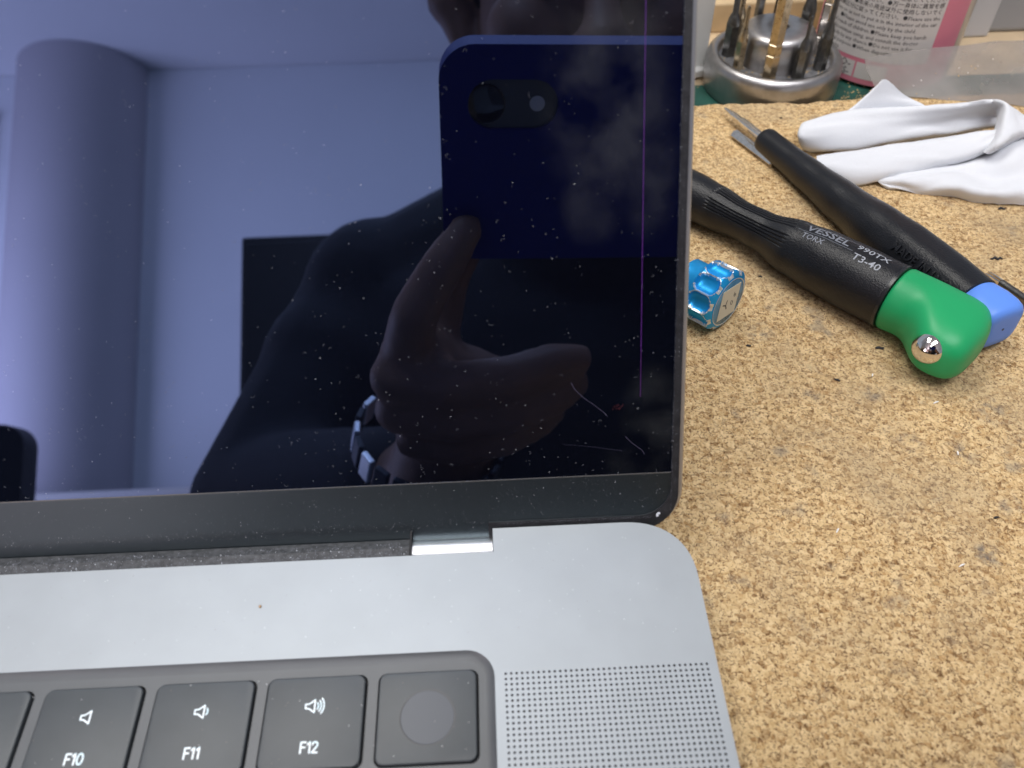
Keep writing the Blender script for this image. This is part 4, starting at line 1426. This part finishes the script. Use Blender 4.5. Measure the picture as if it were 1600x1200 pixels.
def finger(pts, rad):
    for (p, r), (q, r2) in zip(zip(pts, rad), zip(pts[1:], rad[1:])):
        bd_.capsule(p, q, r, r2, 12)


# left hand: palm below the phone's lower left corner, index finger up the back, the others curled under it
palm = [loc(-28, -98, -4), loc(-18, -112, 2), loc(4, -122, 5), loc(-20, -122, 4), loc(0, -124, 8)]
for p, q, r in ((0, 1, 14), (1, 2, 13), (0, 3, 15), (2, 4, 14), (3, 4, 15), (1, 3, 14), (1, 4, 14)):
    bd_.capsule(palm[p], palm[q], r, r)
bd_.capsule(loc(-10, -126, 8), WL, 21, 26)
finger([loc(-30, -88, -12), loc(-27, -72, -16), loc(-16, -54, -11), loc(-7.0, -43, -4.6)], [10.5, 9.4, 8.4, 6.6])
finger([loc(-36, -100, -16), loc(-16, -99, -23), loc(8, -99, -19), loc(26, -100, -8), loc(38, -104, 0)], [10.5, 9.6, 8.8, 8.2, 7.0])
finger([loc(-36, -118, -14), loc(-14, -118, -21), loc(10, -118, -18), loc(28, -118, -8), loc(38, -118, 2)], [10.2, 9.4, 8.6, 8.0, 6.8])
finger([loc(-30, -138, -8), loc(-12, -137, -15), loc(8, -136, -12), loc(22, -135, -4), loc(30, -134, 4)], [9.6, 8.8, 8.0, 7.2, 6.2])
finger([loc(-22, -100, 14), loc(-16, -78, 24), loc(-6, -58, 24), loc(2, -46, 21)], [12, 10.5, 9.4, 7.8])         # thumb on the phone's screen side
# right hand: supports the far end
palm = [loc(150, -78, 4), loc(140, -92, 8), loc(158, -96, 10)]
for p, q in ((0, 1), (1, 2), (0, 2)):
    bd_.capsule(palm[p], palm[q], 15, 15)
bd_.capsule(loc(152, -96, 10), WR, 20, 26)
for k, yy in enumerate((-40, -57, -74, -90)):
    finger([loc(150, -84 - k * 3, -2), loc(152, yy - 6, -12), loc(138, yy, -10), loc(122, yy + 1, -6.5)], [10, 9.2, 8.4, 6.6])
finger([loc(146, -84, 16), loc(140, -66, 23), loc(126, -52, 21)], [11.5, 10, 8])
bd_.v = [p - PO for p in bd_.v]
body_o = bd_.build('body', M['skin'], pe, smooth=180, fix=False)
rm = body_o.modifiers.new('fuse', 'REMESH'); rm.mode = 'VOXEL'; rm.voxel_size = .0032; rm.use_smooth_shade = True
sm_ = body_o.modifiers.new('soft', 'SMOOTH'); sm_.iterations = 5; sm_.factor = .5
for s in (-1, 1):
    e = MB().sphere(hp(s * 31, 64, 8) - PO, 13, 16, 10); e.build('eye', M['eye'], pe, smooth=180)
hb = MB()
hb.sphere(hp(0, -26, 46) - PO, 92, 40, 24, sc=(.92, 1.06, .98))
hb.sphere(hp(0, -50, 6) - PO, 74, 30, 18, sc=(1.0, 1.0, 1.1))
hb.capsule(hp(-50, 40, 62) - PO, hp(50, 40, 62) - PO, 34, 34)
for i in range(90):
    a = random.uniform(0, 6.28); q = random.uniform(.2, 1)
    s_, f_ = 82 * q * math.cos(a), -26 + 92 * q * math.sin(a)
    u_ = 46 + 84 * math.sqrt(max(0, 1 - q * q))
    hb.capsule(hp(s_, f_, u_) - PO, hp(s_ * 1.06, f_ * 1.04 + 6, u_ - 12) - PO, 11, 4, 8)
ho = hb.build('hair', M['hair'], pe, smooth=180, fix=False)
rm = ho.modifiers.new('fuse', 'REMESH'); rm.mode = 'VOXEL'; rm.voxel_size = .005; rm.use_smooth_shade = True
sw = MB()
sw.capsule((64, -352, 205), (64, -372, 196), 70, 80, 20)      # collar
sw.capsule((64, -385, 190), chest, 78, 128, 20)
sw.capsule((-10, -430, 120), (138, -430, 120), 120, 120, 20)
sw.capsule(chest, belly, 134, 128, 20); sw.capsule(belly, pelvis, 128, 138, 20)
for sh, el, wr_ in ((SL, EL, WL), (SR_, ER, WR)):
    sw.capsule((64 + (sh.x - 64) * .35, -400, 205), sh, 70, 58)
    sw.capsule(sh, el, 60, 50); sw.capsule(el, el.lerp(wr_, .82), 50, 36)
    sw.sphere(sh.lerp(el, .35), 60); sw.sphere(sh + Vector((0, 10, 8)), 56)
sw.v = [p - PO for p in sw.v]
so = sw.build('sweater', M['sweater'], pe, smooth=180, fix=False)
rm = so.modifiers.new('fuse', 'REMESH'); rm.mode = 'VOXEL'; rm.voxel_size = .006; rm.use_smooth_shade = True
sm_ = so.modifiers.new('soft', 'SMOOTH'); sm_.iterations = 4
tr_ = MB()
for s in (-1, 1):
    kn_ = Vector((64 + s * 110, -170 if s > 0 else -190, -230))
    tr_.capsule((64 + s * 75, -500, -215), kn_, 100, 74)
    tr_.capsule(kn_, (64 + s * 110, -230, -640), 70, 56)
tr_.capsule((20, -505, -200), (108, -505, -200), 128, 128)
tr_.v = [p - PO for p in tr_.v]
to = tr_.build('trousers', M['trousers'], pe, smooth=180, fix=False)
rm = to.modifiers.new('fuse', 'REMESH'); rm.mode = 'VOXEL'; rm.voxel_size = .008; rm.use_smooth_shade = True
# wristwatch with a steel link band, worn on the left wrist
W0 = loc(-10, -126, 8).lerp(WL, .45) + Vector((-9, 0, -2))
wd = (WL - loc(-10, -126, 8)).normalized()
wfr = axis_frame((0, 0, 0), wd)
for k in range(22):
    a = 2 * math.pi * k / 22
    link = MB().box(-3.6, 3.6, -1.4, 1.4, -6.5, 6.5)
    mtx = Matrix.Translation(W0 - PO) @ wfr.to_4x4() @ Matrix.Rotation(a, 4, 'Z') @ Matrix.Translation(Vector((0, 33, 0)))
    o = link.xf(mtx).build('watch_link', M['strap_l'] if k % 2 and (mtx @ Vector()).x + PO.x < W0.x - 22 else M['strap_d'], pe)  # links off the lit left side are coloured dark, lost in mirrored shade
    bevel(o, .6, 2)
st = thing('stool', 'black round stool under the seated person', 'stool', (64, -500, -746))
MB().lathe([(170, 395), (180, 405), (180, 425), (165, 436)], 40).build('seat', M['blackbox'], st, smooth=30)
MB().lathe([(24, 20), (24, 396)], 16).build('post', M['blackbox'], st, smooth=30)
MB().lathe([(190, .1), (190, 10), (40, 26)], 40).build('base', M['blackbox'], st, smooth=30)
